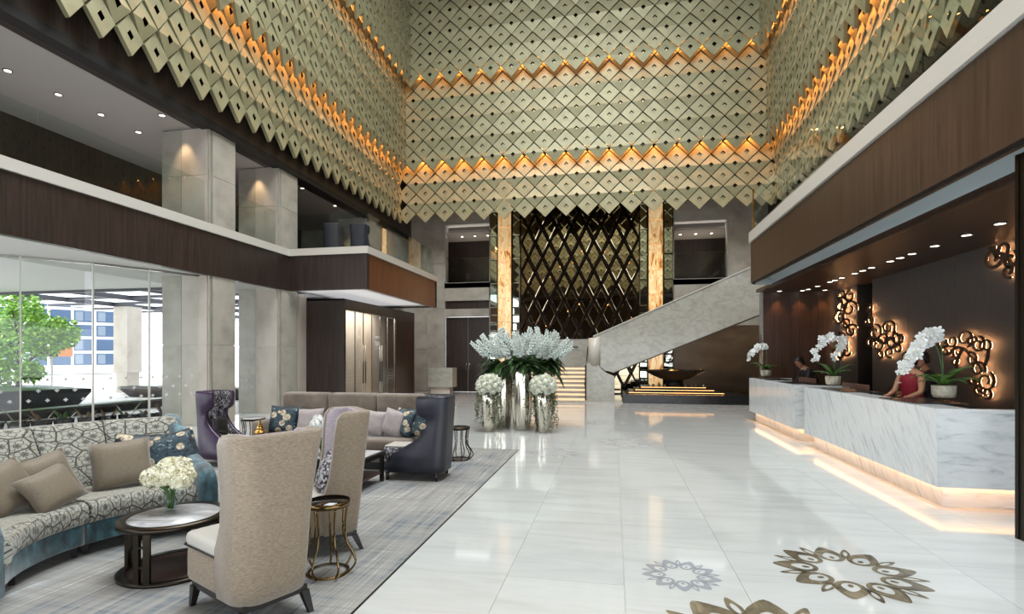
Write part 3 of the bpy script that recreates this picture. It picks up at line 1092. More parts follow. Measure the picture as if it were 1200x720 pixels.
# ---- staircase
st = thing('staircase', 'grey marble staircase with glowing steps and a rising solid parapet', 'staircase', (0, 0, 0))
nst, y0s, run, rise = 8, 19.15, .30, .152
SX0, SX1 = -3.4, -.98
for i in range(nst):
    yy = y0s + i * run
    s_ = MB().box(SX0, SX1, yy, y0s + nst * run + .3, i * rise, (i + 1) * rise - .05).build('step', M['stone_w'], st)
    MB().box(SX0, SX1, yy - .05, yy + run + .02, (i + 1) * rise - .05, (i + 1) * rise).build('tread', M['stair_stone'], s_)
    MB().box(SX0 + .02, SX1 - .02, yy - .008, yy - .001, i * rise + .03, (i + 1) * rise - .051).build('riser_light', M['led_step'], s_)
LZh = nst * rise
YL = y0s + nst * run
MB().box(-4.05, .1, YL + .3, 22.75, LZh - .2, LZh).build('landing', M['stair_stone'], st)
MB().box(-4.0, -.9, YL + .02, YL + .2, LZh, 2.28).build('landing_wall', M['stair_stone'], st)
MB().box(-4.0, -.9, YL + .0, YL + .22, 2.28, 2.32).build('coping', M['stair_stone'], st)
MB().tube([(-3.6, YL - .05, 2.0), (-1.45, YL - .05, 2.0)], .022).build('handrail', M['darkwood'], st)
MB().tube([(-1.06, y0s + .15, .55), (-1.06, y0s + nst * run - .05, 2.0)], .02).build('handrail', M['darkwood'], st)
MB().box(-4.0, SX0, y0s - .1, YL + .3, 0, 2.0).build('side_wall', M['stair_stone'], st)
# newel block with a curved shoulder and rounded upper pier
pr = [(-.98, 0), (.0, 0), (.0, .92), (-.25, 1.02), (-.45, 1.15), (-.56, 1.32), (-.98, 1.40)]
MB().prism(pr, 'y', 18.98, 19.25).build('newel', M['stair_stone'], st)
seg = 8
poly = [(-.92, 19.4)] + [(-.70 - .22 * cos(a * PI / seg), 19.12 - .18 * sin(a * PI / seg)) for a in range(seg + 1)] + [(-.48, 19.4)]
rings = [[(x, y, 1.30) for x, y in poly], [(x, y, 2.28 + (.06 if x > -.6 else 0)) for x, y in poly]]
MB().loft(rings).build('newel_pier', M['ledge'], st)
# rising flight with its solid parapet
pa = [(-.62, 1.28), (.0, 1.02), (.42, 1.18), (5.6, 3.74), (5.6, 5.25), (4.45, 4.68), (2.2, 3.62), (-.05, 2.66), (-.80, 2.28)]
pa = [(-.55, 1.30), (-.30, 1.12), (-.05, 1.05), (5.6, 3.36), (5.6, 5.10), (-.75, 2.33)]
MB().prism(pa, 'y', 19.06, 19.22).build('parapet', M['stair_stone'], st)
MB().prism([(-.75, 2.33), (5.6, 5.10), (5.6, 5.135), (-.75, 2.365)], 'y', 19.03, 19.25).build('coping', M['ledge'], st)
for i in range(22):
    MB().box(-.4 + i * .27, .0 + i * .27, 19.22, 21.3, 1.22 + i * .118 - .1, 1.22 + i * .118).build('tread', M['stair_stone'], st)
MB().prism([(-.05, 1.0), (5.6, 3.31), (5.6, 3.5), (-.05, 1.2)], 'y', 19.22, 21.3).build('stringer', M['warmlit_wall'], st)
MB().box(-4.3, .28, 18.62, 19.5, 0, .045).build('plinth_step', M['stair_stone'], st)
MB().box(-1.04, -.985, 19.0, 19.03, .05, 1.3).build('newel_trim', M['darkwood'], st)  # thin dark wood strip beside the newel
area('stair_wash', (4.3, 21.9, .25), (R(205), 0, 0), 2.6, .15, 14, (1, .62, .3))

# ---- water feature with the floating bowl
wf = thing('water_feature', 'black granite water table with gold lit steps under the stair', 'water feature', (2.35, 18.6, 0))
MB().box(-2.05, 2.05, 0, 2.6, 0, .30).build('granite_plinth', M['granite'], wf)
for i, (x0, x1, d0, zz) in enumerate(((-1.85, 1.35, .5, .35), (-1.62, 1.08, .8, .43), (-1.4, .85, 1.1, .51))):
    s_ = MB().box(x0, x1, d0, 2.5, zz - .06, zz).build('stone_shelf', M['granite'], wf)
    MB().box(x0, x1, d0 - .012, d0 + .0, zz - .016, zz - .004).build('light_strip', M['led_w'], s_)
for i in range(11):
    gx = -1.1 + i * .19 + random.uniform(-.04, .04)
    MB().lathe([(.03, 0), (.045, .03), (.035, .07 + random.random() * .05), (.01, .1)], 8, (gx, 1.3 + random.random() * .2, .51)).build('glass_float', M['silver'], wf)
tb_ = thing('offering_bowl', 'wide shallow black bowl on a pedestal in the water feature', 'bowl', (2.17, 20.0, .51))
MB().lathe([(.3, 0), (.3, .22), (.24, .24), (.5, .29), (.8, .42), (1.04, .57), (1.10, .61), (1.04, .61), (.75, .52), (.01, .49)], 36).build('bowl', M['bowl'], tb_)
MB().lathe([(.40, .50), (.42, .635), (.38, .645), (.01, .645)], 20, (-.1, 0, 0)).build('gold_tray', M['gold'], tb_)
MB().lathe([(.02, .60), (.08, .62), (.06, .66), (.01, .67)], 8, (.92, .0, 0)).build('gold_ornament', M['gold'], tb_)

# =================================================================== RIGHT SIDE
rb = thing('balcony', 'right mezzanine balcony with walnut front and pale stone edge above reception', 'balcony', (0, 0, 0))
YE = 14.5


def rounded(x0, y0, y1, xr, rad=.28, n=6):
    """plan outline: straight front at x0 from y0 to y1, rounded far corner, back at xr"""
    p = [(x0, y0)]
    for i in range(n + 1):
        a = PI - i * PI / 2 / n
        p.append((x0 + rad + rad * cos(a), y1 - rad + rad * sin(a)))
    p += [(xr, y1), (xr, y0)]
    return p


def front(x0, y0, y1, z0, z1, t=.16, rad=.28):
    po = rounded(x0, y0, y1, 4.4, rad)[:-2] + [(4.4, y1)]
    pi = rounded(x0 + t, y0, y1 - t, 4.4, max(rad - t, .05))[:-2] + [(4.4, y1 - t)]
    return MB().prism(po + pi[::-1], 'z', z0, z1)


front(3.40, 2.0, YE, 3.50, 4.50, .16).build('fascia', M['walnut_m'], rb)
MB().box(3.38, 3.62, 2.0, 2.1, 3.5, 4.5).build('fascia', M['walnut_m'], rb)
front(3.36, 2.0, YE + .04, 4.52, 4.78, .3).build('ledge', M['ledge'], rb)
front(3.43, 2.0, YE - .03, 3.475, 3.50, .03, .25).build('shadow_gap', M['black'], rb)
MB().box(3.6, 6.2, 2.0, YE - .1, 4.45, 4.72).build('gallery_floor', M['walnut_m'], rb)
ys = [2.0, 4.4, 6.8, 9.2, 11.6, 14.3]
for i in range(5):
    MB().box(3.47, 3.485, ys[i] + .01, ys[i + 1] - .01, 4.78, 5.75).build('glass_guard', M['glass_b'], rb)
MB().box(3.46, 3.50, 14.31, 14.35, 4.78, 5.9).build('brass_post', M['gold'], rb)
# curved cove
cp = [(3.49, 3.50), (3.49, 3.53)] + [(3.50 + .36 * sin(a * PI / 16), 3.46 + .26 * cos(a * PI / 16)) for a in range(9)]
mb = MB()
rr = [[(x, y, z) for x, z in cp[2:]] for y in (2.0, 4.3, 6.6, 8.9, 11.2, 12.9, 14.2)]
mb.loft(rr, False, False)
mb.build('cove', M['cove'], rb)
MB().box(3.49, 4.0, 14.1, 14.22, 3.44, 3.75).build('cove_end', M['cove'], rb)
area('cove_lamp', (3.515, 8.1, 3.62), (0, R(-128), 0), .05, 12.2, 190, (.82, .93, 1))
# walnut soffit over reception
rc = struct('ceiling_reception', MB().box(3.86, 6.1, 2.0, 15.6, 3.40, 3.48).box(3.86, 3.95, 2.0, 14.4, 3.36, 3.41).box(3.99, 4.03, 2.0, 14.4, 3.375, 3.41), M['walnut_m'], 'polished walnut soffit above the reception counters')
struct('ceiling_void', MB().box(3.7, 6.1, 2.0, 14.4, 3.72, 3.78), M['black'], 'dark void above the soffit')
dl = [(5.0, y) for y in (8.04, 8.71, 9.48, 10.13, 10.51, 10.85, 11.57, 11.94, 12.31, 12.95, 13.33, 13.61, 14.38, 15.02)] + [(4.38, 15.3), (4.95, 15.3), (5.5, 15.3)]
for i, (x, y) in enumerate(dl):
    downlight(('%s downlight from the near end of the long row above reception' % ORD[i]) if i < 14 else ('left', 'middle', 'right')[i - 14] + ' downlight against the end wall of the reception alcove', (x, y, 3.4), 'reception soffit downlights', .06)
for x in (4.38, 4.95, 5.5):
    spot('wall_wash', (x, 15.32, 3.36), 30, (1, .55, .25), 62, .5, (x, 15.5, 2.2))
for y in (7.4, 8.71, 10.13, 11.57, 12.95):
    spot('desk_spot', (5.0, y, 3.36), 20, (1, .82, .62), 85, .8, (4.6, y, 0))

# reception walls
wrr = struct('wall_reception', MB().box(XR + .03, XR + .4, 3.0, 13.5, 0, 3.4).box(XR + .03, XR + .4, 14.3, 15.7, 0, 3.4).box(XR + 1.4, XR + 1.5, 13, 15, 0, 3.6).box(XR + .3, XR + 1.5, 12.9, 13.0, 0, 3.6).box(XR + .3, XR + 1.5, 14.9, 15.0, 0, 3.6).box(XR + .2, XR + 1.5, 12.9, 15, 3.5, 3.6).box(XR + .3, XR + 1.5, 12.9, 15, -.1, -.02), M['black'], 'taupe panelled wall behind reception')
yy = 3.0
while yy < 13.45:
    y2 = min(yy + 1.5, 13.5)
    MB().box(XR, XR + .03, yy + .004, y2 - .004, .1, 3.4).build('wall_panel', M['taupe'], wrr)
    yy = y2
MB().box(XR, XR + .03, 14.3, 15.14, .1, 3.4).build('wall_panel', M['taupe'], wrr)
MB().box(XR - .03, XR + .03, 15.16, 15.5, 0, 3.4).build('mirror_strip', M['mirror'], wrr)
MB().box(XR - .012, XR + .03, 3.0, 13.5, 0, .1).build('baseboard', M['walnut'], wrr)
wend = struct('wall_alcove', MB().box(4.02, XR + .1, 15.55, 15.75, 0, 3.42), M['walnut'], 'red walnut end wall of the reception alcove')
for k in range(4):
    MB().box(4.03 + k * .455, 4.03 + (k + 1) * .455 - .006, 15.51, 15.55, 0, 3.4).build('wood_panel', M['walnut_e'], wend)
MB().box(3.985, 4.02, 15.5, 15.76, 0, 3.4).build('steel_edge', M['steel'], wend)
struct('ceiling_mezzanine', MB().box(6.15, 8.8, .5, 15.8, 6.92, 7.1), M['ceil_dim'], 'grey ceiling of the right mezzanine')
struct('floor_mezzanine', MB().box(6.2, 8.8, .5, 15.7, 4.4, 4.7), M['walnut'], 'dark floor of the right mezzanine')
struct('wall_side', MB().box(5.9, 6.3, 15.75, 23, 0, 4.7), M['warmlit_wall'], 'stone side wall beyond the reception, coloured brown for warm light')
struct('wall_mezzanine', MB().box(5.9, 6.1, 15.6, 23, 4.7, 7.2).box(8.6, 8.8, .5, 15.8, 4.4, 7.2).box(6.0, 8.8, 15.6, 15.8, 4.4, 7.2), M['stone'], 'grey stone wall above the stair head')
post = tag(MB().box(3.565, 3.85, 5.2, 5.5, 0, 3.46).box(3.555, 3.58, 5.49, 5.53, 0, 3.46).build('bronze_post', M['bronze']), 'dark bronze post at the near end of reception, at the right picture edge', 'post')


# counters
def counter(label, y0, y1):
    t = thing('reception_counter', label, 'counter', (3.4, y0, 0))
    L = y1 - y0
    zt, zb_ = 1.08, .235
    MB().box(0, .05, 0, L, zb_, zt).build('front_slab', M['counter'], t)
    MB().box(.05, 1.0, 0, .05, zb_, zt).build('end_slab', M['counter'], t)
    MB().box(.05, 1.0, L - .05, L, zb_, zt).build('end_slab', M['counter'], t)
    MB().box(.05, .34, .05, L - .05, zt - .04, zt).build('top_slab', M['counter'], t)
    MB().box(.95, 1.0, .05, L - .05, zb_, .75).build('rear_panel', M['walnut'], t)
    MB().box(.34, 1.0, .05, L - .05, .72, .76).build('desk_top', M['walnut_m'], t)
    MB().box(.34, .36, .05, L - .05, .76, 1.04).build('desk_riser', M['walnut_m'], t)
    MB().box(.05, 1.0, .05, L - .05, zb_ + .045, zb_ + .07).build('underside', M['counter'], t)
    MB().box(.12, .9, .13, L - .13, 0, zb_ + .05).build('base', M['counter'], t)
    MB().box(.055, .085, .06, L - .06, zb_ + .025, zb_ + .042).build('light_strip', M['led_o'], t)
    MB().box(.09, .9, .055, .085, zb_ + .025, zb_ + .042).build('light_strip', M['led_o'], t)
    mats = MB()
    n = int(L / 1.6)
    for k in range(n):
        c = (k + .5) * L / n
        MB().box(.08, .62, c - .45, c + .45, zt, zt + .012).build('leather_pad', M['granite'], t)
    return t


counter('near long white marble reception counter with glowing base', 6.4, 10.42)
counter('far white marble reception counter with glowing base, beyond the first', 10.92, 14.4)
for i, (x, y, l) in enumerate(((4.15, 10.2, 'low wooden desk screen on the near reception counter'), (4.2, 12.7, 'low wooden desk screen on the far reception counter'))):
    t = thing('desk_screen', l, 'desk screen', (x, y, .76))
    MB().rbox(-.02, .02, -.5, .5, 0, .40, .008, 2).build('panel', M['bookr'], t)
    MB().box(-.06, .06, -.45, -.41, 0, .015).box(-.06, .06, .41, .45, 0, .015).build('foot', M['steel'], t)


# scroll ornaments, backlit
def spiral(cy, cz, r, a0, turns, sgn, n=22, st=1.):
    turns *= .86
    pts = []
    for i in range(n + 1):
        t_ = i / n
        rr_ = r * (1.28 - .86 * t_)
        a = a0 + sgn * turns * 2 * PI * t_
        pts.append((cy + st * rr_ * cos(a), cz + rr_ * sin(a)))
    return pts


def ribbon(mb, pts, w0, w1, x0, x1):
    n = len(pts)
    L_, R_ = [], []
    for i, p in enumerate(pts):
        a = pts[max(i - 1, 0)]; b = pts[min(i + 1, n - 1)]
        dx, dz = b[0] - a[0], b[1] - a[1]
        l = math.hypot(dx, dz) or 1
        w = (w0 + (w1 - w0) * i / (n - 1)) / 2
        if i == 0:
            w *= .4
        L_.append((p[0] - dz / l * w, p[1] + dx / l * w)); R_.append((p[0] + dz / l * w, p[1] - dx / l * w))
    vs = [(x0, *q) for q in L_] + [(x0, *q) for q in R_] + [(x1, *q) for q in L_] + [(x1, *q) for q in R_]
    fs = []
    for i in range(n - 1):
        fs += [(i, i + 1, n + i + 1, n + i), (2 * n + i, 3 * n + i, 3 * n + i + 1, 2 * n + i + 1), (i, 2 * n + i, 2 * n + i + 1, i + 1), (n + i, n + i + 1, 3 * n + i + 1, 3 * n + i)]
    fs += [(0, n, 3 * n, 2 * n), (n - 1, 3 * n - 1, 4 * n - 1, 2 * n - 1)]
    mb.add(vs, fs)


def ornament(label, pts, back, w=.031):
    """pts: (y, z, radius, start angle deg, turns, hand) scrolls; back: list of spines"""
    t = thing('scroll_ornament', label, 'wall ornament', (XR, 0, 0), 0, 'backlit bronze scrolls on the reception wall')
    for (y, z_, r_, a0, tn, sg, st_) in pts:
        p = spiral(y, z_, r_, R(a0), tn, sg, 22, st_)
        m1 = MB(); ribbon(m1, p, w, w * .7, -.085, -.055)
        s_ = m1.build('scroll', M['bronze2'], t)
        m2 = MB(); ribbon(m2, p, w * .34, w * .3, -.053, -.046)
        m2.build('light_strip', M['led_s'], s_)
    for sp in back:
        m1 = MB(); ribbon(m1, sp, w * 1.15, w * .8, -.086, -.05)
        s_ = m1.build('stem', M['bronze2'], t)
        m2 = MB(); ribbon(m2, sp, w * .34, w * .3, -.053, -.046)
        m2.build('light_strip', M['led_s'], s_)
    return t


M['bronze2'] = mat('aged_bronze', '#3a2a1e', .6, .15)


def UV(u, v):
    """point of the reception wall plane x = XR, as (y, z)"""
    A = math.atan(120 / 615)
    xr = (u - 600) / 615
    dx, dy = xr * cos(A) - sin(A), xr * sin(A) + cos(A)
    t_ = XR / dx
    return (dy * t_, 1.65 + (417 - v) / 615 * t_)


def scr(u, v, r_, a0, tn, sg):
    y, z_ = UV(u, v)
    A = math.atan(120 / 615)
    D = y * cos(A) - XR * sin(A)
    return (y, z_, r_ * (1.1 if D < 9 else 1.15), a0, tn, sg, .9 * D / XR)


def spine(*uv):
    P = [UV(*q) for q in uv]
    out = []
    for i in range(len(P) - 1):
        p0 = P[max(i - 1, 0)]; p1 = P[i]; p2 = P[i + 1]; p3 = P[min(i + 2, len(P) - 1)]
        for k in range(5):
            t_ = k / 5
            out.append(tuple(.5 * (2 * p1[j] + (p2[j] - p0[j]) * t_ + (2 * p0[j] - 5 * p1[j] + 4 * p2[j] - p3[j]) * t_ ** 2 + (3 * p1[j] - p0[j] - 3 * p2[j] + p3[j]) * t_ ** 3) for j in (0, 1)))
    out.append(P[-1])
    return out


ornament('backlit bronze scroll cluster arching above the nearest orchid', [
    scr(1110, 401, .085, 200, 1.3, 1), scr(1121, 400, .08, 20, 1.3, -1), scr(1113, 412, .07, 120, 1.2, -1), scr(1128, 412, .075, 300, 1.3, 1),
    scr(1136, 397, .115, 250, 1.4, -1), scr(1152, 404, .10, 90, 1.4, 1), scr(1162, 406, .085, 340, 1.2, 1), scr(1145, 401, .07, 170, 1.2, -1),
    scr(1144, 421, .085, 60, 1.3, 1), scr(1152, 433, .10, 200, 1.4, -1), scr(1161, 447, .12, 120, 1.5, 1), scr(1147, 446, .06, 10, 1.2, -1),
    scr(1124, 424, .06, 60, 1.1, 1), scr(1153, 457, .07, 240, 1.2, 1), scr(1163, 461, .07, 300, 1.0, -1)],
    [spine((1106, 410), (1115, 416), (1124, 409), (1134, 408), (1142, 416), (1150, 424), (1159, 436)), spine((1134, 408), (1128, 420), (1126, 432)), spine((1159, 430), (1163, 420), (1164, 410)), spine((1146, 440), (1151, 455), (1162, 464))])
ornament('backlit bronze scroll cluster beside the dark doorway in the reception wall', [
    scr(1022, 362, .07, 90, 1.2, 1), scr(1023, 376, .09, 0, 1.3, -1), scr(1029, 390, .13, 90, 1.4, 1), scr(1024, 402, .09, 200, 1.3, -1),
    scr(1033, 405, .11, 30, 1.3, 1), scr(1039, 398, .09, 150, 1.3, -1), scr(1045, 384, .12, 230, 1.4, -1), scr(1050, 400, .13, 100, 1.4, 1),
    scr(1058, 396, .11, 60, 1.2, -1), scr(1047, 413, .08, 250, 1.2, 1), scr(1035, 415, .07, 300, 1.2, -1), scr(1056, 409, .08, 20, 1.1, 1)],
    [spine((1021, 360), (1025, 378), (1030, 396), (1040, 403), (1048, 397), (1056, 404), (1060, 392)), spine((1045, 400), (1043, 390), (1045, 380))], .045)
ornament('backlit bronze scroll pair on the narrow wall beside the mirror strip', [
    scr(990, 346, .10, 260, 1.3, 1), scr(1000, 347, .10, 90, 1.3, -1), scr(989, 358, .15, 60, 1.4, 1), scr(999, 362, .15, 200, 1.4, -1),
    scr(988, 372, .14, 100, 1.4, -1), scr(995, 380, .10, 20, 1.3, 1), scr(1001, 388, .12, 160, 1.3, -1), scr(988, 398, .13, 80, 1.4, 1),
    scr(993, 402, .10, 10, 1.2, -1), scr(987, 414, .14, 300, 1.4, 1), scr(995, 411, .10, 200, 1.2, 1)],
    [spine((987, 350), (993, 362), (991, 374), (998, 384), (1002, 394)), spine((986, 388), (991, 400), (994, 412), (987, 422))], .055)
ornament('backlit bronze scroll high up at the near end of the reception wall', [
    scr(1170, 302, .12, 200, 1.3, 1), scr(1181, 292, .11, 30, 1.3, -1), scr(1190, 304, .10, 120, 1.3, 1), scr(1189, 318, .07, 250, 1.2, 1)],
    [spine((1166, 290), (1176, 296), (1186, 300), (1192, 312))], .05)

# =================================================================== ORCHIDS
def leaf_mb(mb, base, d, L, w, droop, mi=0, n=6):
    """strap leaf: starts at base, heads in direction d (unit xy), rises then droops"""
    rings = []
    perp = Vector((-d[1], d[0], 0))
    for i in range(n + 1):
        t_ = i / n
        p = Vector(base) + Vector((d[0], d[1], 0)) * (L * t_) + Vector((0, 0, L * (d[2] * t_ - droop * t_ * t_)))
        ww = w * (sin(PI * min(1, .12 + .88 * t_)) ** .7) / 2 + .001
        up = Vector((0, 0, .25 * ww))
        th = Vector((0, 0, .003))
        rings.append([tuple(p + perp * ww + up), tuple(p - th), tuple(p - perp * ww + up), tuple(p + th)])
    mb.loft(rings, True, True, mi, True)
    return mb


def blossom_mesh():
    mb = MB()
    for k in range(5):
        a = 2 * PI * k / 5 + .3
        big = 1.0 if k in (0, 2) else .78
        pts = []
        for t_, w in ((.08, .06), (.45, .42), (.8, .40), (1.0, .12)):
            pts.append((t_, w * big))
        vs = []
        for t_, w in pts:
            r_ = t_ * .05
            for s_ in (-1, 0, 1):
                x = r_ * cos(a) - s_ * w * .045 * sin(a)
                y = r_ * sin(a) + s_ * w * .045 * cos(a)
                vs.append((x, y, .010 * t_ - .006 * abs(s_) + .002 * k * .3))
        fs = []
        for i in range(3):
            for j in range(2):
                q = i * 3 + j
                fs.append((q, q + 1, q + 4, q + 3))
        mb.add(vs, fs, 0, True)
    mb.lathe([(.010, .004), (.012, .014), (.004, .022)], 6, mi=1)
    return mb.mesh('blossom', [M['petal_w'], M['petal']], False)


BL = blossom_mesh()


def bez(P, n):
    out = []
    for i in range(n + 1):
        t_ = i / n
        q = [Vector(p) for p in P]
        while len(q) > 1:
            q = [q[j].lerp(q[j + 1], t_) for j in range(len(q) - 1)]
        out.append(q[0])
    return out


def orchid(label, loc, s, stems, nleaf=11, seed=1):
    random.seed(seed)
    t = thing('orchid_pot', label, 'orchid', loc, 0, 'white orchids on the reception counters')
    MB().lathe([(.05, 0), (.05, .006), (.018, .012), (.016, .035), (.045, .048)], 16).build('glass_foot', M['glass_o'], t)
    pot = MB().lathe([(.08, .046), (.105, .052), (.118, .09), (.124, .195), (.117, .20), (.11, .187), (.01, .182)], 24)
    pot.build('pot', M['pot'], t)
    random.seed(seed + 5)
    for i in range(nleaf):
        a = 2 * PI * i / nleaf + random.uniform(-.3, .3)
        L = random.uniform(.24, .38)
        rise = random.uniform(.7, 1.7)
        leaf_mb(MB(), (0, 0, .18), (cos(a), sin(a), rise), L, .12, rise * .75 * random.uniform(.6, 1.1)).build('leaf', M['leaf_l'], t)
    for P, n, t0, dens in stems:
        pts = bez(P, 26)
        stem = MB().tube(pts, .006, 6).build('flower_stem', M['leaf_l'], t)
        for k in range(n):
            f = t0 + (1 - t0) * k / n
            p = pts[min(26, int(f * 26))].lerp(pts[min(26, int(f * 26) + 1)], f * 26 % 1)
            off = Vector((random.uniform(-1, 1), random.uniform(-1.2, .4), random.uniform(-1, 1))) * dens
            rot = Euler((PI / 2 + random.uniform(-.5, .5), random.uniform(-.6, .6), random.uniform(-.9, .3)))
            inst('blossom', BL, stem, p + off, rot, s * random.uniform(.85, 1.12) * (1 - .25 * (k / n > .9)))
    return t


RV = Vector((.98, .19, 0))                      # roughly along the picture plane
def rp(a, z, d=0.):
    return tuple(RV * a + Vector((-.19 * d, .98 * d, 0)) + Vector((0, 0, z)))


orchid('largest white orchid in a crackled pot, at the near end of reception counter', (3.92, 7.25, 1.092), 1.15, [
    ([rp(0, .2), rp(-.02, .75), rp(-.02, .95), rp(-.17, .93), rp(-.34, .68), rp(-.52, .30)], 54, .36, .042),
    ([rp(0, .2), rp(-.05, .7), rp(-.10, .88), rp(-.26, .76), rp(-.38, .60), rp(-.55, .33)], 38, .42, .042)], 12, 3)
orchid('white orchid with two drooping sprays at the far end of the near counter', (3.78, 10.15, 1.092), 1.25, [
    ([rp(0, .2), rp(.05, .85), rp(.12, 1.0), rp(-.1, 1.02), rp(-.3, .8), rp(-.36, .45)], 22, .42, .045),
    ([rp(0, .2), rp(.1, .8), rp(.26, 1.05), rp(.22, .8), rp(.0, .50)], 20, .5, .04)], 9, 7)
orchid('smallest looking white orchid, on the far reception counter', (3.72, 14.1, 1.092), 1.25, [
    ([rp(0, .2), rp(.02, .55), rp(.1, .9), rp(-.05, .95), rp(-.3, .75), rp(-.46, .40)], 24, .45, .045)], 9, 11)

# =================================================================== PEOPLE
def skin_body(name, joints, edges, m, parent=None, sub=2):
    me = bpy.data.meshes.new(name)
    names = list(joints)
    me.from_pydata([joints[n][0] for n in names], [(names.index(a), names.index(b)) for a, b in edges], [])
    me.materials.append(m)
    o = bpy.data.objects.new(name, me)
    COL.objects.link(o)
    if parent:
        o.parent = parent
    md = o.modifiers.new('skin', 'SKIN')
    for i, n in enumerate(names):
        r_ = joints[n][1]
        me.skin_vertices[0].data[i].radius = r_ if isinstance(r_, tuple) else (r_, r_)
    me.skin_vertices[0].data[0].use_root = True
    md.use_smooth_shade = True
    sb = o.modifiers.new('sub', 'SUBSURF')
    sb.levels = sb.render_levels = sub
    return o


def head_parts(t, hp, yaw, pitch, hair_long, skin):
    """features on a head whose centre is hp, looking along local +X turned by yaw/pitch"""
    Mx = Matrix.Translation(hp) @ Matrix.Rotation(yaw, 4, 'Z') @ Matrix.Rotation(pitch, 4, 'Y')
    hd = MB()
    rings = []
    for z_, rx, ry, cx in ((-.125, .035, .03, .035), (-.11, .055, .045, .03), (-.07, .078, .062, .016), (-.02, .090, .070, .006), (.03, .095, .075, 0), (.075, .085, .068, -.006), (.105, .055, .045, -.01), (.118, .02, .018, -.01)):
        rings.append([(cx + rx * cos(2 * PI * j / 16), ry * sin(2 * PI * j / 16), z_) for j in range(16)])
    hd.loft(rings)
    hd.loft([[(.088, -.010, .015), (.088, .010, .015), (.084, 0, .02)], [(.108, -.016, -.03), (.108, .016, -.03), (.118, 0, -.026)], [(.088, -.014, -.04), (.088, .014, -.04), (.095, 0, -.042)]])
    for s_ in (-1, 1):
        hd.lathe([(.001, -.03), (.014, -.02), (.016, .015), (.001, .03)], 8, (-.005, s_ * .075, -.005))
    hd.xf(Mx).build('head', skin, t)
    ey = MB()
    for s_ in (-1, 1):
        ey.lathe([(.001, -.008), (.011, 0), (.001, .008)], 8, (.084, s_ * .032, .012))
    ey.xf(Mx).build('eyes', M['hair'], t)
    lp = MB().lathe([(.001, -.007), (.02, 0), (.001, .007)], 8, (.073, 0, -.072))
    lp.xf(Mx).build('lips', M['lips'], t)
    h = MB()
    rings = []
    n = 18
    for z_, k, cut in ((.127, .12, 0), (.115, .62, 0), (.085, .97, 0), (.05, 1.06, .35), (.01, 1.07, .75), (-.04, 1.0, .95), (-.075 if not hair_long else -.10, .88, 1.05)):
        ring = []
        for j in range(n):
            a = (.18 + .64 * j / (n - 1)) * 2 * PI if cut > .3 else 2 * PI * j / n
            if cut > .3:
                lo = .12 + .12 * cut
                a = (lo + (1 - 2 * lo) * j / (n - 1)) * 2 * PI
            else:
                a = (.0 + j / (n - 1)) * 2 * PI
            ring.append((-.012 + .10 * k * cos(a), .083 * k * sin(a), z_))
        rings.append(ring)
    h.loft(rings, False, False)
    if hair_long:
        h.lathe([(.001, -.04), (.035, -.02), (.035, .02), (.001, .04)], 10, (-.115, 0, -.02))
    h.xf(Mx)
    ho = h.build('hair', M['hair'], t)
    so = ho.modifiers.new('thick', 'SOLIDIFY'); so.thickness = .012; so.offset = 1


M['lips'] = mat('lips', '#8c4a42', .5)


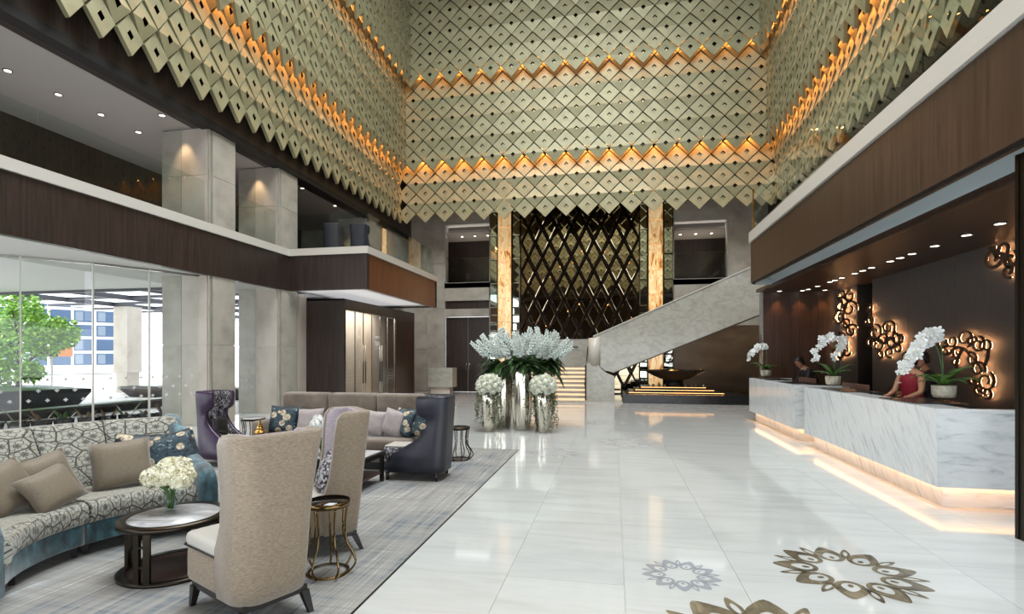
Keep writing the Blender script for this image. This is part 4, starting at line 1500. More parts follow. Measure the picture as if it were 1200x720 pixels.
def person(label, loc, rz, lean, kind, skin, head_yaw=0., head_pitch=0., seed=1):
    """standing figure behind the counter, local +X is forward; lean = forward bend of the trunk in radians"""
    t = thing('person', label, 'person', loc, rz)
    hip = Vector((0, 0, .90))

    def up(d, fwd=0., side=0.):
        return tuple(hip + Vector((sin(lean) * d + cos(lean) * fwd, side, cos(lean) * d - sin(lean) * fwd)))
    fem = kind == 'dress'
    sw = .165 if fem else .195
    J = {'pelvis': (tuple(hip), (.15, .11)), 'waist': (up(.16), (.125, .095)), 'chest': (up(.36), (.155, .11)), 'collar': (up(.49), (.07, .07)),
         'neck': (up(.555), .052), 'skull': (up(.62, .01), .05)}
    E_ = [('pelvis', 'waist'), ('waist', 'chest'), ('chest', 'collar'), ('collar', 'neck'), ('neck', 'skull')]
    hands = []
    for s_, n in ((1, 'l'), (-1, 'r')):
        sh = Vector(up(.455, 0, s_ * sw))
        el = sh + Vector((.07, s_ * .05, -.27))
        wr = el + Vector((.21, -s_ * .05, -.08))
        J['sh' + n] = (tuple(sh), .058); J['el' + n] = (tuple(el), .042); J['wr' + n] = (tuple(wr), .028); J['pa' + n] = (tuple(wr + Vector((.07, 0, -.01))), (.036, .018))
        E_ += [('collar', 'sh' + n), ('sh' + n, 'el' + n), ('el' + n, 'wr' + n), ('wr' + n, 'pa' + n)]
        hands.append((wr + Vector((.07, 0, -.01)), s_))
        J['hp' + n] = ((0, s_ * .09, .84), .085); J['kn' + n] = ((.02, s_ * .095, .47), .058); J['an' + n] = ((-.01, s_ * .095, .08), .038); J['to' + n] = ((.15, s_ * .10, .035), .035)
        E_ += [('pelvis', 'hp' + n), ('hp' + n, 'kn' + n), ('kn' + n, 'an' + n), ('an' + n, 'to' + n)]
    skin_body('body', J, E_, skin, t)
    for hp, s_ in hands:
        for k, (o_, L) in enumerate(((-.027, .065), (-.009, .078), (.009, .074), (.026, .058))):
            b = hp + Vector((.025, o_ * s_, 0))
            MB().tube([b, b + Vector((L * .5, 0, -.006)), b + Vector((L * .8, 0, -.022)), b + Vector((L * .9, 0, -.036))], [.0095, .009, .008, .006], 6).build('finger', skin, t)
        b = hp + Vector((-.02, -s_ * .03, 0))
        MB().tube([b, b + Vector((.03, -s_ * .022, -.004)), b + Vector((.055, -s_ * .026, -.012))], [.011, .010, .007], 6).build('thumb', skin, t)

    def ringz(d, rx, ry, fwd=0., n=20):
        return [up(d, fwd + rx * cos(2 * PI * j / n), ry * sin(2 * PI * j / n)) for j in range(n)]
    if fem:
        low = [[(.13 * cos(2 * PI * j / 20), .175 * sin(2 * PI * j / 20), .50) for j in range(20)], [(.14 * cos(2 * PI * j / 20), .185 * sin(2 * PI * j / 20), .80) for j in range(20)]]
        d = MB().loft(low + [ringz(.02, .135, .18), ringz(.16, .115, .145), ringz(.27, .125, .16, .01), ringz(.36, .135, .165, .012), ringz(.43, .115, .160, .005), ringz(.475, .082, .125), ringz(.492, .062, .085)])
        d.build('dress', M['red'], t)
        MB().cbox(up(.33, .152, -.08), (.012, .06, .018)).build('name_tag', M['tag'], t)
    else:
        j = MB().loft([ringz(-.12, .15, .19), ringz(.02, .14, .185), ringz(.16, .135, .18), ringz(.36, .15, .215), ringz(.45, .12, .21), ringz(.49, .085, .14), ringz(.52, .06, .075)])
        j.build('jacket', M['suit'], t)
        for s_, n in ((1, 'l'), (-1, 'r')):
            a, b, c = (Vector(J[k + n][0]) for k in ('sh', 'el', 'wr'))
            MB().tube([a + Vector((0, -s_ * .03, .03)), a, a.lerp(b, .5), b, b.lerp(c, .5), c], [.05, .075, .066, .058, .05, .042], 12).build('sleeve', M['suit'], t)
            h_, k_, an = (Vector(J[q + n][0]) for q in ('hp', 'kn', 'an'))
            MB().tube([h_ + Vector((0, 0, .08)), h_, k_, an], [.10, .10, .078, .06], 12).build('trouser_leg', M['suit'], t)
        MB().loft([ringz(.505, .066, .068), ringz(.545, .060, .062)]).build('shirt_collar', M['shirt'], t)
        MB().loft([ringz(.36, .10, .04, .055), ringz(.50, .05, .03, .03)]).build('shirt', M['shirt'], t)
    hpos = Vector(up(.70, .025))
    head_parts(t, hpos, head_yaw, lean * .8 + head_pitch, fem, skin)
    return t


person('person in a sleeveless red dress standing behind the near counter, face behind orchid blossoms', (4.66, 9.42, 0), R(205), .06, 'dress', M['skin2'])
person('person in a dark suit with black hair looking left beside the person in red', (5.2, 10.02, 0), R(170), .12, 'suit', M['skin'], R(10), .12)
person('person in a dark suit bending over the far counter, looking down', (4.78, 13.9, 0), R(185), .52, 'suit', M['skin'], 0, .2)

# =================================================================== LOUNGE FURNITURE
def pillow(w, h, t, n=10):
    mb = MB()

    def grid(sg):
        vs = []
        for i in range(n + 1):
            for j in range(n + 1):
                a, b = i / n * 2 - 1, j / n * 2 - 1
                pinch = .07
                x = a * (1 - pinch * (1 - a * a * .0) * (1 - abs(b)) * abs(a)) * w / 2
                z_ = b * (1 - pinch * (1 - abs(a)) * abs(b)) * h / 2
                th = t / 2 * ((1 - a ** 4) * (1 - b ** 4)) ** .6
                vs.append((x, sg * th, z_))
        return vs
    fs = [(i * (n + 1) + j, i * (n + 1) + j + 1, (i + 1) * (n + 1) + j + 1, (i + 1) * (n + 1) + j) for i in range(n) for j in range(n)]
    mb.add(grid(1), fs, 0, True)
    mb.add(grid(-1), [f[::-1] for f in fs], 0, True)
    return mb


def put_pillow(label, loc, w, h, t, m, face, tilt=.3, roll=0., grp=None):
    """face: direction (deg) the front looks to; tilt: leaning back"""
    o = pillow(w, h, t).build('cushion', m)
    o.rotation_euler = (Matrix.Rotation(R(face) + PI / 2, 4, 'Z') @ Matrix.Rotation(-tilt, 4, 'X') @ Matrix.Rotation(roll, 4, 'Y')).to_euler()
    o.location = loc
    tag(o, label, 'cushion', grp)
    return o


# ---- curved damask sofa
SC = (-3.35, 3.42)
sofa = thing('curved_sofa', 'curved sofa in grey floral damask with teal velvet base and arms', 'sofa', (SC[0], SC[1], 0))
A0, A1 = R(121), R(242)
ASP = R(172)


def rr_prof(r0, r1, z0, z1, rad, n=4):
    p = []
    for cx, cz, s0 in ((r1 - rad, z1 - rad, 0), (r0 + rad, z1 - rad, 90), (r0 + rad, z0 + rad, 180), (r1 - rad, z0 + rad, 270)):
        for i in range(n + 1):
            a = R(s0 + 90 * i / n)
            p.append((cx + rad * cos(a), cz + rad * sin(a)))
    return p




def end_r(r_):
    return R(114 + 21 * (r_ - .79) / 1.24)


def end_l(r_):
    return R(236 - 21 * (r_ - .79) / 1.24)


def sweep(prof, fa, fb, n):
    mb = MB()
    rings = []
    for i in range(n + 1):
        ring = []
        for r_, z_ in prof:
            a = fa(r_) + (fb(r_) - fa(r_)) * i / n
            ring.append((r_ * cos(a), r_ * sin(a), z_))
        rings.append(ring)
    return mb.loft(rings)


def fix(a):
    return lambda r_: a


for fa, fb in ((end_r, fix(ASP - R(.6))), (fix(ASP + R(.6)), end_l)):
    sweep(rr_prof(.90, 1.6, .10, .27, .02), fa, fb, 22).build('base', M['teal'], sofa)
    sweep(rr_prof(.85, 1.62, .272, .45, .06), fa, fb, 26).build('seat_cushion', M['damask'], sofa)
    sweep(rr_prof(.93, 1.50, .44, .455, .006), fa, fb, 26).build('seat_top', M['damask_glare'], sofa)
bp = [(1.42, .40), (1.62, .66), (1.80, .94), (1.83, .985), (1.88, 1.0), (1.95, 1.0), (2.0, .97), (1.98, .85), (1.80, .12), (1.58, .12)]
bf = [end_r, fix(R(151)), fix(R(168)), fix(R(187)), end_l]
for fa, fb in zip(bf[:-1], bf[1:]):
    ga = lambda r_, f=fa: f(r_) + R(.15)
    gb = lambda r_, f=fb: f(r_) - R(.15)
    sweep(bp, ga, gb, 10).build('backrest', M['damask'], sofa)
    sweep([(2.0, .975), (2.025, .96), (1.83, .1), (1.805, .1)], fa, fb, 10).build('back_cover', M['teal'], sofa)


def sofa_arm(f):
    q0 = .76 if f is end_r else .89
    p0 = Vector((q0 * cos(f(q0)), q0 * sin(f(q0)), 0)); p1 = Vector((2.05 * cos(f(2.05)), 2.05 * sin(f(2.05)), 0))
    d = (p1 - p0).normalized()
    nn = Vector((-d.y, d.x, 0))
    if nn.dot(Vector((cos(PI), 0, 0))) > 0:
        nn = -nn
    if nn.dot(p0) < 0 and False:
        nn = -nn
    rings = []
    L = (p1 - p0).length
    for q, h in ((0, .50), (.012, .57), (.05, .615), (.12, .64), (.3, .67), (.48, .71), (.64, .79), (.78, .92), (.88, 1.0), (.96, 1.02), (1.0, 1.0)):
        c = p0 + d * (L * q)
        t0, t1 = -.01, .13
        rings.append([tuple(c + nn * x + Vector((0, 0, z_))) for x, z_ in ((t0, .09), (t1, .09), (t1, h - .045), (t1 - .015, h - .012), (t1 - .045, h), (t0 + .045, h), (t0 + .015, h - .012), (t0, h - .045))])
    MB().loft(rings).build('arm', M['teal'], sofa)


sofa_arm(end_r)
sofa_arm(end_l)
for a in (R(124), R(146), ASP - R(2.5), ASP + R(2.5), R(205), R(226)):
    for rr_ in (.98, 1.7):
        MB().lathe([(.022, 0), (.032, .10)], 4, (rr_ * cos(a), rr_ * sin(a), 0), smooth=False).build('leg', M['darkwood'], sofa)


def sp(r_, a, z_):
    return (SC[0] + r_ * cos(R(a)), SC[1] + r_ * sin(R(a)), z_)


G1 = 'cushions on the curved sofa'
put_pillow('plain taupe cushion at the left, resting on the sofa back', (-4.55, 3.19, .64), .42, .40, .14, M['taupe_p'], 8, .5, -.20, G1)
put_pillow('plain taupe cushion in front of two others on the curved sofa', (-4.36, 3.37, .60), .40, .34, .13, M['taupe_p'], -5, .55, -.28, G1)
put_pillow('plain taupe cushion mostly hidden behind the front one', (-4.56, 3.49, .65), .40, .40, .13, M['taupe_p'], -12, .45, -.22, G1)
put_pillow('large plain taupe cushion beside the floral ones on the curved sofa', (-4.42, 4.03, .665), .47, .44, .15, M['taupe_p'], -38, .42, -.08, G1)
put_pillow('dark blue floral cushion in the right corner of the curved sofa', (-4.22, 4.36, .70), .48, .40, .14, M['floral'], -48, .4, -.28, G1)
put_pillow('blue floral cushion squeezed behind the large taupe one', (-4.50, 4.30, .69), .44, .42, .13, M['floral'], -40, .4, .1, G1)

# ---- round coffee table
ct = thing('coffee_table', 'round low coffee table with grey marble top and bronze frame', 'table', (-3.34, 3.49, 0))
MB().lathe([(.308, .385), (.375, .385), (.375, .42), (.308, .42)], 48, cap=False).build('top_ring', M['bronze'], ct)
MB().lathe([(.309, .39), (.309, .418), (.001, .418)], 48).build('marble_top', M['tabletop'], ct)
MB().lathe([(.317, .008), (.375, .008), (.375, .03), (.317, .03)], 48, cap=False).build('base_ring', M['bronze'], ct)
MB().lathe([(.318, .008), (.318, .024), (.001, .024)], 48).build('base_plate', M['brownpl'], ct)
for a in (20, 110, 200, 290):
    b = R(a - 11)
    for da in (-6, 6):
        q = b + R(da)
        lg = MB().box(-.012, .012, -.022, .022, .03, .385).build('leg', M['bronze'], ct, (.349 * cos(q), .349 * sin(q), 0))
        lg.rotation_euler = (0, 0, q)
    for z_ in (.14, .28):
        br = MB().box(-.01, .01, -.05, .05, z_, z_ + .016).build('leg_bridge', M['bronze'], ct, (.349 * cos(b), .349 * sin(b), 0))
        br.rotation_euler = (0, 0, b)


# ---- hydrangeas
def head_mesh(r_, n, fl, m, seed=0, squash=.85):
    rnd = random.Random(seed)
    mb = MB()
    mb.lathe([(.001, -r_ * .7 * squash), (r_ * .6, -r_ * .4 * squash), (r_ * .74, 0), (r_ * .55, r_ * .48 * squash), (.001, r_ * .73 * squash)], 10)
    for i in range(n):
        zz = 1 - 2 * (i + .5) / n
        a = i * 2.39996
        q = math.sqrt(max(0, 1 - zz * zz))
        nrm = Vector((q * cos(a), q * sin(a), zz))
        p = Vector((nrm.x, nrm.y, nrm.z * squash)) * r_ * rnd.uniform(.86, 1.06)
        nrm = (nrm + Vector((rnd.uniform(-.5, .5), rnd.uniform(-.5, .5), rnd.uniform(-.5, .5)))).normalized()
        tx = nrm.orthogonal().normalized(); ty = nrm.cross(tx)
        ph = rnd.random() * PI
        for k in range(4):
            c, s_ = cos(ph + k * PI / 2), sin(ph + k * PI / 2)
            d = tx * c + ty * s_; e = ty * c - tx * s_
            v = [p + nrm * fl * .1, p + d * fl * .6 + e * fl * .42 + nrm * fl * .22, p + d * fl * 1.0 + nrm * fl * .05, p + d * fl * .6 - e * fl * .42 + nrm * fl * .22]
            mb.add(v, [(0, 1, 2, 3)])
    return mb.mesh('hydrangea_head', m, False)


M['petal_c'] = mat_noise('cream_petal', [(.35, '#cfc9a4'), (.6, '#e6e4cf')], 18, rough=.65)
HM = head_mesh(.08, 150, .024, M['petal_c'], 1)
vz = thing('flower_vase', 'glass vase of cream hydrangeas on the round marble table', 'vase', (-3.45, 3.565, .42))
MB().lathe([(.03, .0), (.045, .008), (.055, .10), (.05, .18), (.058, .21), (.054, .21), (.046, .18), (.05, .10), (.04, .016), (.001, .014)], 20).build('glass_vase', M['glass_o'], vz)
MB().lathe([(.03, .02), (.046, .06), (.046, .13), (.001, .13)], 14).build('water', M['glass_o'], vz)
random.seed(4)
for k, (dx, dy, dz) in enumerate((.8 * a_, .8 * b_, .8 * c_ + .03) for a_, b_, c_ in ((-.13, .0, .32), (-.06, -.08, .33), (.06, -.07, .33), (.13, .02, .32), (.0, .08, .33), (-.07, .04, .385), (.06, .05, .39), (.0, -.02, .395), (-.16, -.05, .29), (.15, -.04, .29))):
    s_ = MB().tube([(dx * .15, dy * .15, .02), (dx * .25, dy * .25, .15), (dx * .8, dy * .8, dz - .04)], .006, 6).build('stem', M['leaf_l'], vz)
    inst('hydrangea_head', HM, s_, (dx, dy, dz), (random.uniform(-.4, .4), random.uniform(-.4, .4), random.random() * 6))
for a in range(5):
    leaf_mb(MB(), (0, 0, .2), (cos(a * 1.3), sin(a * 1.3), .5), .15, .06, .6).build('leaf', M['leaf'], vz)


# ---- high wing chairs
def ush(w, L, r_, t_, n=7):
    """plan of a U shell opening to +X: outer and inner outlines, as one ring"""
    def U(w, L, r_, back):
        p = [(back + L, w)]
        for i in range(n + 1):
            a = PI / 2 + i * PI / 2 / n
            p.append((back + r_ + r_ * cos(a), w - r_ + r_ * sin(a)))
        for i in range(n + 1):
            a = PI + i * PI / 2 / n
            p.append((back + r_ + r_ * cos(a), -w + r_ + r_ * sin(a)))
        p.append((back + L, -w))
        return p
    o = U(w, L, r_, 0)
    i_ = U(w - t_, L - .0, max(r_ - t_, .02), t_)
    i_[0] = (L, w - t_); i_[-1] = (L, -(w - t_))
    return o, i_


def shell(levels, t_=.075, bx=0.):
    """levels: (z, half width, wing length, corner radius, x of back)"""
    rings = []
    for z_, w, L, r_, xb in levels:
        o, i_ = ush(w, L, r_, t_)
        rings.append([(x + xb, y, z_) for x, y in o + i_[::-1]])
    return rings


def wing_chair(label, loc, rz, cushion=False):
    t = thing('wing_chair', label, 'armchair', loc, rz, 'tan linen high wing chairs')
    # outer shell
    lv = [(.17, .235, .30, .15, -.33), (.30, .242, .33, .15, -.345), (.46, .242, .34, .14, -.36), (.62, .238, .30, .13, -.375), (.80, .245, .29, .12, -.39),
          (1.0, .265, .29, .11, -.405), (1.12, .280, .28, .10, -.412), (1.165, .282, .25, .09, -.414), (1.18, .275, .20, .08, -.405)]
    sh = MB().loft(shell(lv)).build('back_shell', M['linen'], t)
    # inner lining in lavender
    li = [(z_, w - .077, L - .085, max(r_ - .075, .03), xb + .076) for z_, w, L, r_, xb in lv if z_ > .44]
    MB().loft(shell(li, .012)).build('lining', M['lav'], t)
    MB().rbox(-.10, .40, -.235, .235, .17, .42, .045, 3).rbox(-.30, .2, -.2, .2, .17, .42, .045, 3).build('seat_box', M['linen'], t)
    MB().rbox(-.02, .405, -.24, .24, .40, .50, .04, 3).rbox(-.30, .2, -.165, .165, .40, .499, .03, 3).build('seat_cushion', M['seat_lt'], t)
    MB().tube([(-.02, -.241, .415), (.39, -.241, .415), (.406, -.22, .415), (.406, .22, .415), (.39, .241, .415), (-.02, .241, .415)], .006, 6).build('piping', M['darkwood'], t)
    MB().box(-.30, .37, -.205, .205, .13, .172).build('plinth', M['darkwood'], t)
    for sx in (-.28, .35):
        for sy in (-.19, .19):
            k = 1.22
            a, b = (sx * k if sx < 0 else sx * 1.05, sy * 1.08), (sx, sy)
            MB().loft([[(a[0] + p * .015, a[1] + q * .015, 0) for p, q in ((-1, -1), (1, -1), (1, 1), (-1, 1))], [(b[0] + p * .026, b[1] + q * .026, .14) for p, q in ((-1, -1), (1, -1), (1, 1), (-1, 1))]], smooth=False).build('leg', M['darkwood'], t)
    return t


wing_chair('tan high backed wing chair seen from behind, nearest to the camera', (-2.31, 3.02, .0), R(155))
wing_chair('tan high backed wing chair turned sideways with a printed cushion', (-2.50, 4.06, .0), R(222))
put_pillow('black and silver printed cushion on the sideways wing chair', (-2.43, 4.12, .63), .34, .32, .12, M['bw'], 222, .3, .3)

# ---- drum side tables with bowed metal legs
def side_table(label, loc, r_, h, m, top, n=8):
    t = thing('side_table', label, 'side table', loc, 0, 'side tables with bowed metal legs')
    MB().lathe([(.001, h - .02), (r_, h - .02), (r_, h), (.001, h)], 32).build('table_top', top, t)
    MB().lathe([(r_ - .012, h - .035), (r_ + .006, h - .035), (r_ + .006, h + .003), (r_ - .0, h + .003)], 32, cap=False).build('rim', m, t)
    MB().lathe([(r_ * .86, .0), (r_ * 1.0, .0), (r_ * 1.0, .02), (r_ * .86, .02)], 32, cap=False).build('base_ring', m, t)
    for k in range(n):
        a = 2 * PI * k / n + .2
        pr_ = [(.94, .015), (1.12, .06), (1.30, .13), (1.32, .2), (1.15, .32), (.93, .42), (.84, .55), (.84, .7), (.88, .82), (.95, .93)]
        pts = [(r_ * q * cos(a), r_ * q * sin(a), z_ * h) for q, z_ in pr_]
        MB().tube(bez_smooth(pts), .0085, 6).build('leg', m, t)
    return t


def bez_smooth(P, sub=3):
    P = [Vector(p) for p in P]
    out = []
    for i in range(len(P) - 1):
        p0 = P[max(i - 1, 0)]; p1 = P[i]; p2 = P[i + 1]; p3 = P[min(i + 2, len(P) - 1)]
        for k in range(sub):
            t_ = k / sub
            out.append(.5 * (2 * p1 + (p2 - p0) * t_ + (2 * p0 - 5 * p1 + 4 * p2 - p3) * t_ ** 2 + (3 * p1 - p0 - 3 * p2 + p3) * t_ ** 3))
    out.append(P[-1])
    return out


side_table('smoked glass side table with bowed brass legs between the wing chairs', (-2.13, 3.64, .0), .155, .55, M['brass'], M['smoke'], 7)
side_table('dark round side table with bowed legs at the carpet edge, right of the navy chair', (-2.42, 8.0, .0), .17, .52, M['bronze'], M['bronze'], 10)
side_table('dark round side table with bowed legs behind the purple chair', (-6.40, 8.40, .0), .20, .52, M['bronze'], M['tabletop'], 9)


# ---- notched armchairs (navy and purple)
def notch_chair(label, loc, rz, m, cushion=None):
    t = thing('notched_armchair', label, 'armchair', loc, rz)
    lv = [(.11, .27, .74, .14, -.42), (.20, .28, .76, .15, -.43), (.34, .28, .70, .15, -.44), (.44, .275, .56, .15, -.445), (.54, .27, .40, .14, -.45),
          (.64, .265, .30, .13, -.455), (.74, .26, .25, .13, -.46), (.82, .26, .27, .12, -.465), (.86, .262, .36, .12, -.467), (.90, .265, .40, .12, -.469),
          (1.0, .27, .41, .12, -.472), (1.07, .272, .41, .11, -.475), (1.10, .268, .40, .10, -.473), (1.115, .25, .38, .09, -.465)]
    MB().loft(shell(lv, .085)).build('shell', m, t)
    li = [(z_, w - .087, L - .10, max(r_ - .085, .03), xb + .086) for z_, w, L, r_, xb in lv if .40 < z_ < 1.11]
    MB().loft(shell(li, .014)).build('lining', M['bw'], t)
    MB().rbox(-.34, .40, -.22, .22, .12, .22, .02, 2).build('seat_base', m, t)
    MB().rbox(-.30, .43, -.185, .185, .215, .44, .05, 3).build('seat_cushion', M['bw'], t)
    MB().rbox(-.28, .41, -.175, .175, .425, .447, .01, 2).build('seat_top', M['seat_lt'], t)
    for sx in (-.33, .34):
        for sy in (-.24, .24):
            MB().lathe([(.02, 0), (.03, .12)], 8, (sx, sy, 0)).build('leg', M['darkwood'], t)
    return t


notch_chair('navy leather notched armchair in profile, right of the beige sofa', (-2.62, 6.76, 0), R(182), M['navy'])
notch_chair('purple leather notched armchair beside the nearest column', (-5.76, 6.95, 0), R(-8), M['purple']).scale = (.88, .80, 1)
put_pillow('plain black cushion in the purple armchair', (-5.86, 6.94, .60), .28, .28, .12, M['blackp'], -8, .3, .2)
for i, (x, y, l) in enumerate(((-8.75, 15.4, 'dark armchair on the left gallery behind the glass, further left'), (-7.95, 15.6, 'dark armchair on the left gallery behind the glass, further right'))):
    t = notch_chair(l, (x, y, Z2 - .06), R(100), M['navy'])

# ---- long beige sofa
bs = thing('banquette_sofa', 'long mushroom velvet sofa with a tall three part back', 'sofa', (-4.02, 7.35, 0))
for a, b in ((-1.22, -.42), (-.415, .40), (.405, 1.14)):
    MB().rbox(a, b, .20, .44, .30, 1.06, .05, 3).build('backrest', M['beige'], bs)
for a, b in ((-1.22, .0), (.005, 1.14)):
    MB().rbox(a, b, -.38, .24, .27, .45, .05, 3).build('seat_cushion', M['beige'], bs)
MB().box(-1.2, 1.12, -.34, .40, .12, .275).build('base', M['beige'], bs)
MB().box(-1.16, 1.08, -.28, .36, .0, .12).build('plinth', M['darkwood'], bs)
MB().rbox(-1.36, -1.21, -.36, .42, .10, .66, .05, 3).build('arm', M['beige'], bs)
G2 = 'cushions on the long beige sofa'
for l, x, z_, w, h, m, fc, ro in (
        ('blue floral cushion at the left end of the beige sofa', -5.05, .66, .46, .42, 'floral', -80, .05),
        ('lavender cushion next to the left floral one on the beige sofa', -4.60, .65, .44, .38, 'lav_p', -92, -.05),
        ('pale cushion half hidden behind the sideways wing chair', -3.55, .64, .40, .38, 'lav_p', -88, .1),
        ('pale taupe cushion right of centre on the beige sofa', -3.22, .65, .40, .40, 'lav_p', -100, .18),
        ('blue floral cushion between the pale one and the last on the beige sofa', -3.06, .65, .40, .42, 'floral', -112, .12),
        ('blue floral cushion at the right end, touching the navy chair outline', -2.88, .66, .42, .44, 'floral', -100, -.1)):
    put_pillow(l, (x, 7.33, z_), w, h, .14, M[m], fc, .3, ro, G2)

# ---- dark coffee table in front of the beige sofa
t2 = thing('low_table', 'dark square low table with pale top in front of the beige sofa', 'table', (-3.45, 6.1, 0))
MB().rbox(-.5, .5, -.36, .36, .34, .40, .006, 2).build('frame_top', M['darkwood'], t2)
MB().box(-.46, .46, -.32, .32, .399, .404).build('stone_top', M['tabletop'], t2)
MB().box(-.46, .46, -.32, .32, .11, .135).build('shelf', M['brownpl'], t2)
for sx in (-.46, .46):
    for sy in (-.32, .32):
        MB().box(sx - .022, sx + .022, sy - .022, sy + .022, 0, .35).build('leg', M['darkwood'], t2)
fv = thing('flower_bunch', 'white hydrangeas in a low vase on the dark table', 'vase', (-3.62, 6.02, .404))
MB().lathe([(.04, 0), (.06, .02), (.07, .14), (.06, .2), (.055, .2), (.001, .03)], 16).build('glass_vase', M['glass_o'], fv)
HW = head_mesh(.075, 60, .024, M['petal_w'], 3)
for k in range(9):
    a = k * 2.4
    rr_ = .13 if k < 7 else .03
    s_ = MB().tube([(0, 0, .03), (rr_ * .4 * cos(a), rr_ * .4 * sin(a), .2), (rr_ * cos(a), rr_ * sin(a), .28 + .03 * (k % 3))], .006, 6).build('stem', M['leaf_l'], fv)
    inst('hydrangea_head', HW, s_, (rr_ * cos(a), rr_ * sin(a), .30 + .045 * (k % 4)))
gt = thing('gold_ornament', 'small gold pagoda shaped ornament in front of the floral cushion', 'ornament', (-4.62, 6.2, 0))
t3 = thing('drum_table', 'small dark pedestal table under the gold ornament', 'table', (-4.62, 6.2, 0))
MB().lathe([(.15, 0), (.15, .02), (.03, .05), (.03, .50), (.16, .53), (.16, .55), (.001, .55)], 20).build('pedestal', M['darkwood'], t3)
MB().lathe([(.16, .551), (.155, .556), (.001, .556)], 20).build('table_top', M['bronze'], t3)
gt.location.z = .556
MB().lathe([(.09, 0), (.09, .015), (.04, .03), (.06, .06), (.065, .09), (.04, .11), (.05, .12), (.035, .16), (.015, .19), (.01, .24), (.001, .25)], 18).build('ornament_body', M['gold'], gt)
MB().lathe([(.075, .085), (.085, .09), (.075, .095)], 18, cap=False).build('rim', M['gold'], gt)

# ---- stone concierge desk far back
cd = thing('concierge_desk', 'small grey marble desk against the far limestone pier', 'desk', (-7.0, 20.6, 0))
MB().box(-.55, .5, 0, .6, .35, 1.15).build('desk_body', M['stair_stone'], cd)
MB().box(-.45, .35, .08, .55, 0, .35).build('base', M['stone_w'], cd)

# =================================================================== TALL FLOWER VASES
def spike_mesh(seed):
    rnd = random.Random(seed)
    mb = MB()
    L = .52
    mb.tube([(0, 0, 0), (0, 0, L)], [.012, .004], 5, 1)
    n = 46
    for i in range(n):
        f = i / n
        a = i * 2.4
        r_ = .062 * (1 - .68 * f) + .008
        z_ = .06 + (L - .04) * f
        c = Vector((r_ * cos(a), r_ * sin(a), z_))
        s_ = .040 * (1 - .5 * f) * rnd.uniform(.85, 1.15)
        q = [c + Vector(v) * s_ for v in ((1, 0, 0), (-1, 0, 0), (0, 1, 0), (0, -1, 0), (0, 0, 1), (0, 0, -1))]
        mb.add(q, [(0, 2, 4), (2, 1, 4), (1, 3, 4), (3, 0, 4), (2, 0, 5), (1, 2, 5), (3, 1, 5), (0, 3, 5)], 0)
    return mb.mesh('flower_spike', [M['petal_b'], M['leaf_l']], False)


SPK = [spike_mesh(i) for i in range(3)]
BALLF = head_mesh(.075, 40, .034, M['petal'], 9)


def vine(mb, p, n, L, rnd):
    q = Vector(p)
    d = Vector((rnd.uniform(-.3, .3), rnd.uniform(-.3, .3), -1))
    for i in range(n):
        q2 = q + Vector((rnd.uniform(-.02, .02), rnd.uniform(-.02, .02), -L / n))
        mb.tube([q, q2], .003, 3, cap=False)
        s_ = .03
        e = Vector((rnd.uniform(-1, 1), rnd.uniform(-1, 1), rnd.uniform(-.6, .2))).normalized() * s_ * 1.6
        f = e.orthogonal().normalized() * s_ * .6
        mb.add([q2, q2 + e * .5 + f, q2 + e, q2 + e * .5 - f], [(0, 1, 2, 3)])
        q = q2


def tall_vase(label, loc, nsp, seed, fan=(0, 0)):
    rnd = random.Random(seed)
    t = thing('tall_vase', label, 'vase', loc, 0, 'tall silver vases of flower spikes')
    # fluted body
    rings = []
    for z_, r_ in ((0, .15), (.02, .165), (.15, .19), (.5, .225), (.95, .225), (1.25, .205), (1.38, .20), (1.385, .185), (1.3, .18)):
        rings.append([((r_ * (1 + .035 * cos(12 * 2 * PI * j / 48))) * cos(2 * PI * j / 48), (r_ * (1 + .035 * cos(12 * 2 * PI * j / 48))) * sin(2 * PI * j / 48), z_) for j in range(48)])
    MB().loft(rings).build('vase_body', M['silver'], t)
    lf = MB()
    for i in range(60):
        a = rnd.random() * 2 * PI
        leaf_mb(lf, (.1 * cos(a), .1 * sin(a), 1.34 + rnd.random() * .15), (cos(a), sin(a), rnd.uniform(-.1, .9)), rnd.uniform(.32, .56), .17, rnd.uniform(.3, 1.0), 0, 4)
    lf.build('foliage', M['leaf'], t)['kind'] = 'stuff'
    v = MB()
    for i in range(14):
        a = rnd.random() * 2 * PI
        vine(v, (.23 * cos(a), .23 * sin(a), 1.38), 16, rnd.uniform(.5, 1.0), rnd)
    v.build('trailing_vines', M['vine'], t)['kind'] = 'stuff'
    for i in range(nsp):
        a = 2 * PI * i / nsp * 2.4 + rnd.uniform(-.3, .3)
        spread = math.sqrt((i + .5) / nsp)
        lean = spread * rnd.uniform(.75, .98)
        d = Vector((sin(lean) * cos(a) + fan[0] * .4, sin(lean) * sin(a) + fan[1] * .4, cos(lean))).normalized()
        base = Vector((.1 * cos(a) * spread, .1 * sin(a) * spread, 1.40)) + d * (.12 + .26 * (1 - spread * .3) * rnd.uniform(.7, 1.2))
        o = inst('flower_spike', SPK[i % 3], t, base, d.to_track_quat('Z', 'Y').to_euler(), rnd.uniform(.85, 1.1))
    return t


tall_vase('tallest front silver vase, in the middle of the flower group', (-2.03, 11.55, 0), 34, 1)
tall_vase('silver vase of flower spikes behind and left of the middle vase', (-2.55, 11.95, 0), 28, 2, (-.5, .0))
tall_vase('silver vase of flower spikes behind and right of the middle vase', (-1.62, 12.1, 0), 28, 3, (.5, .0))


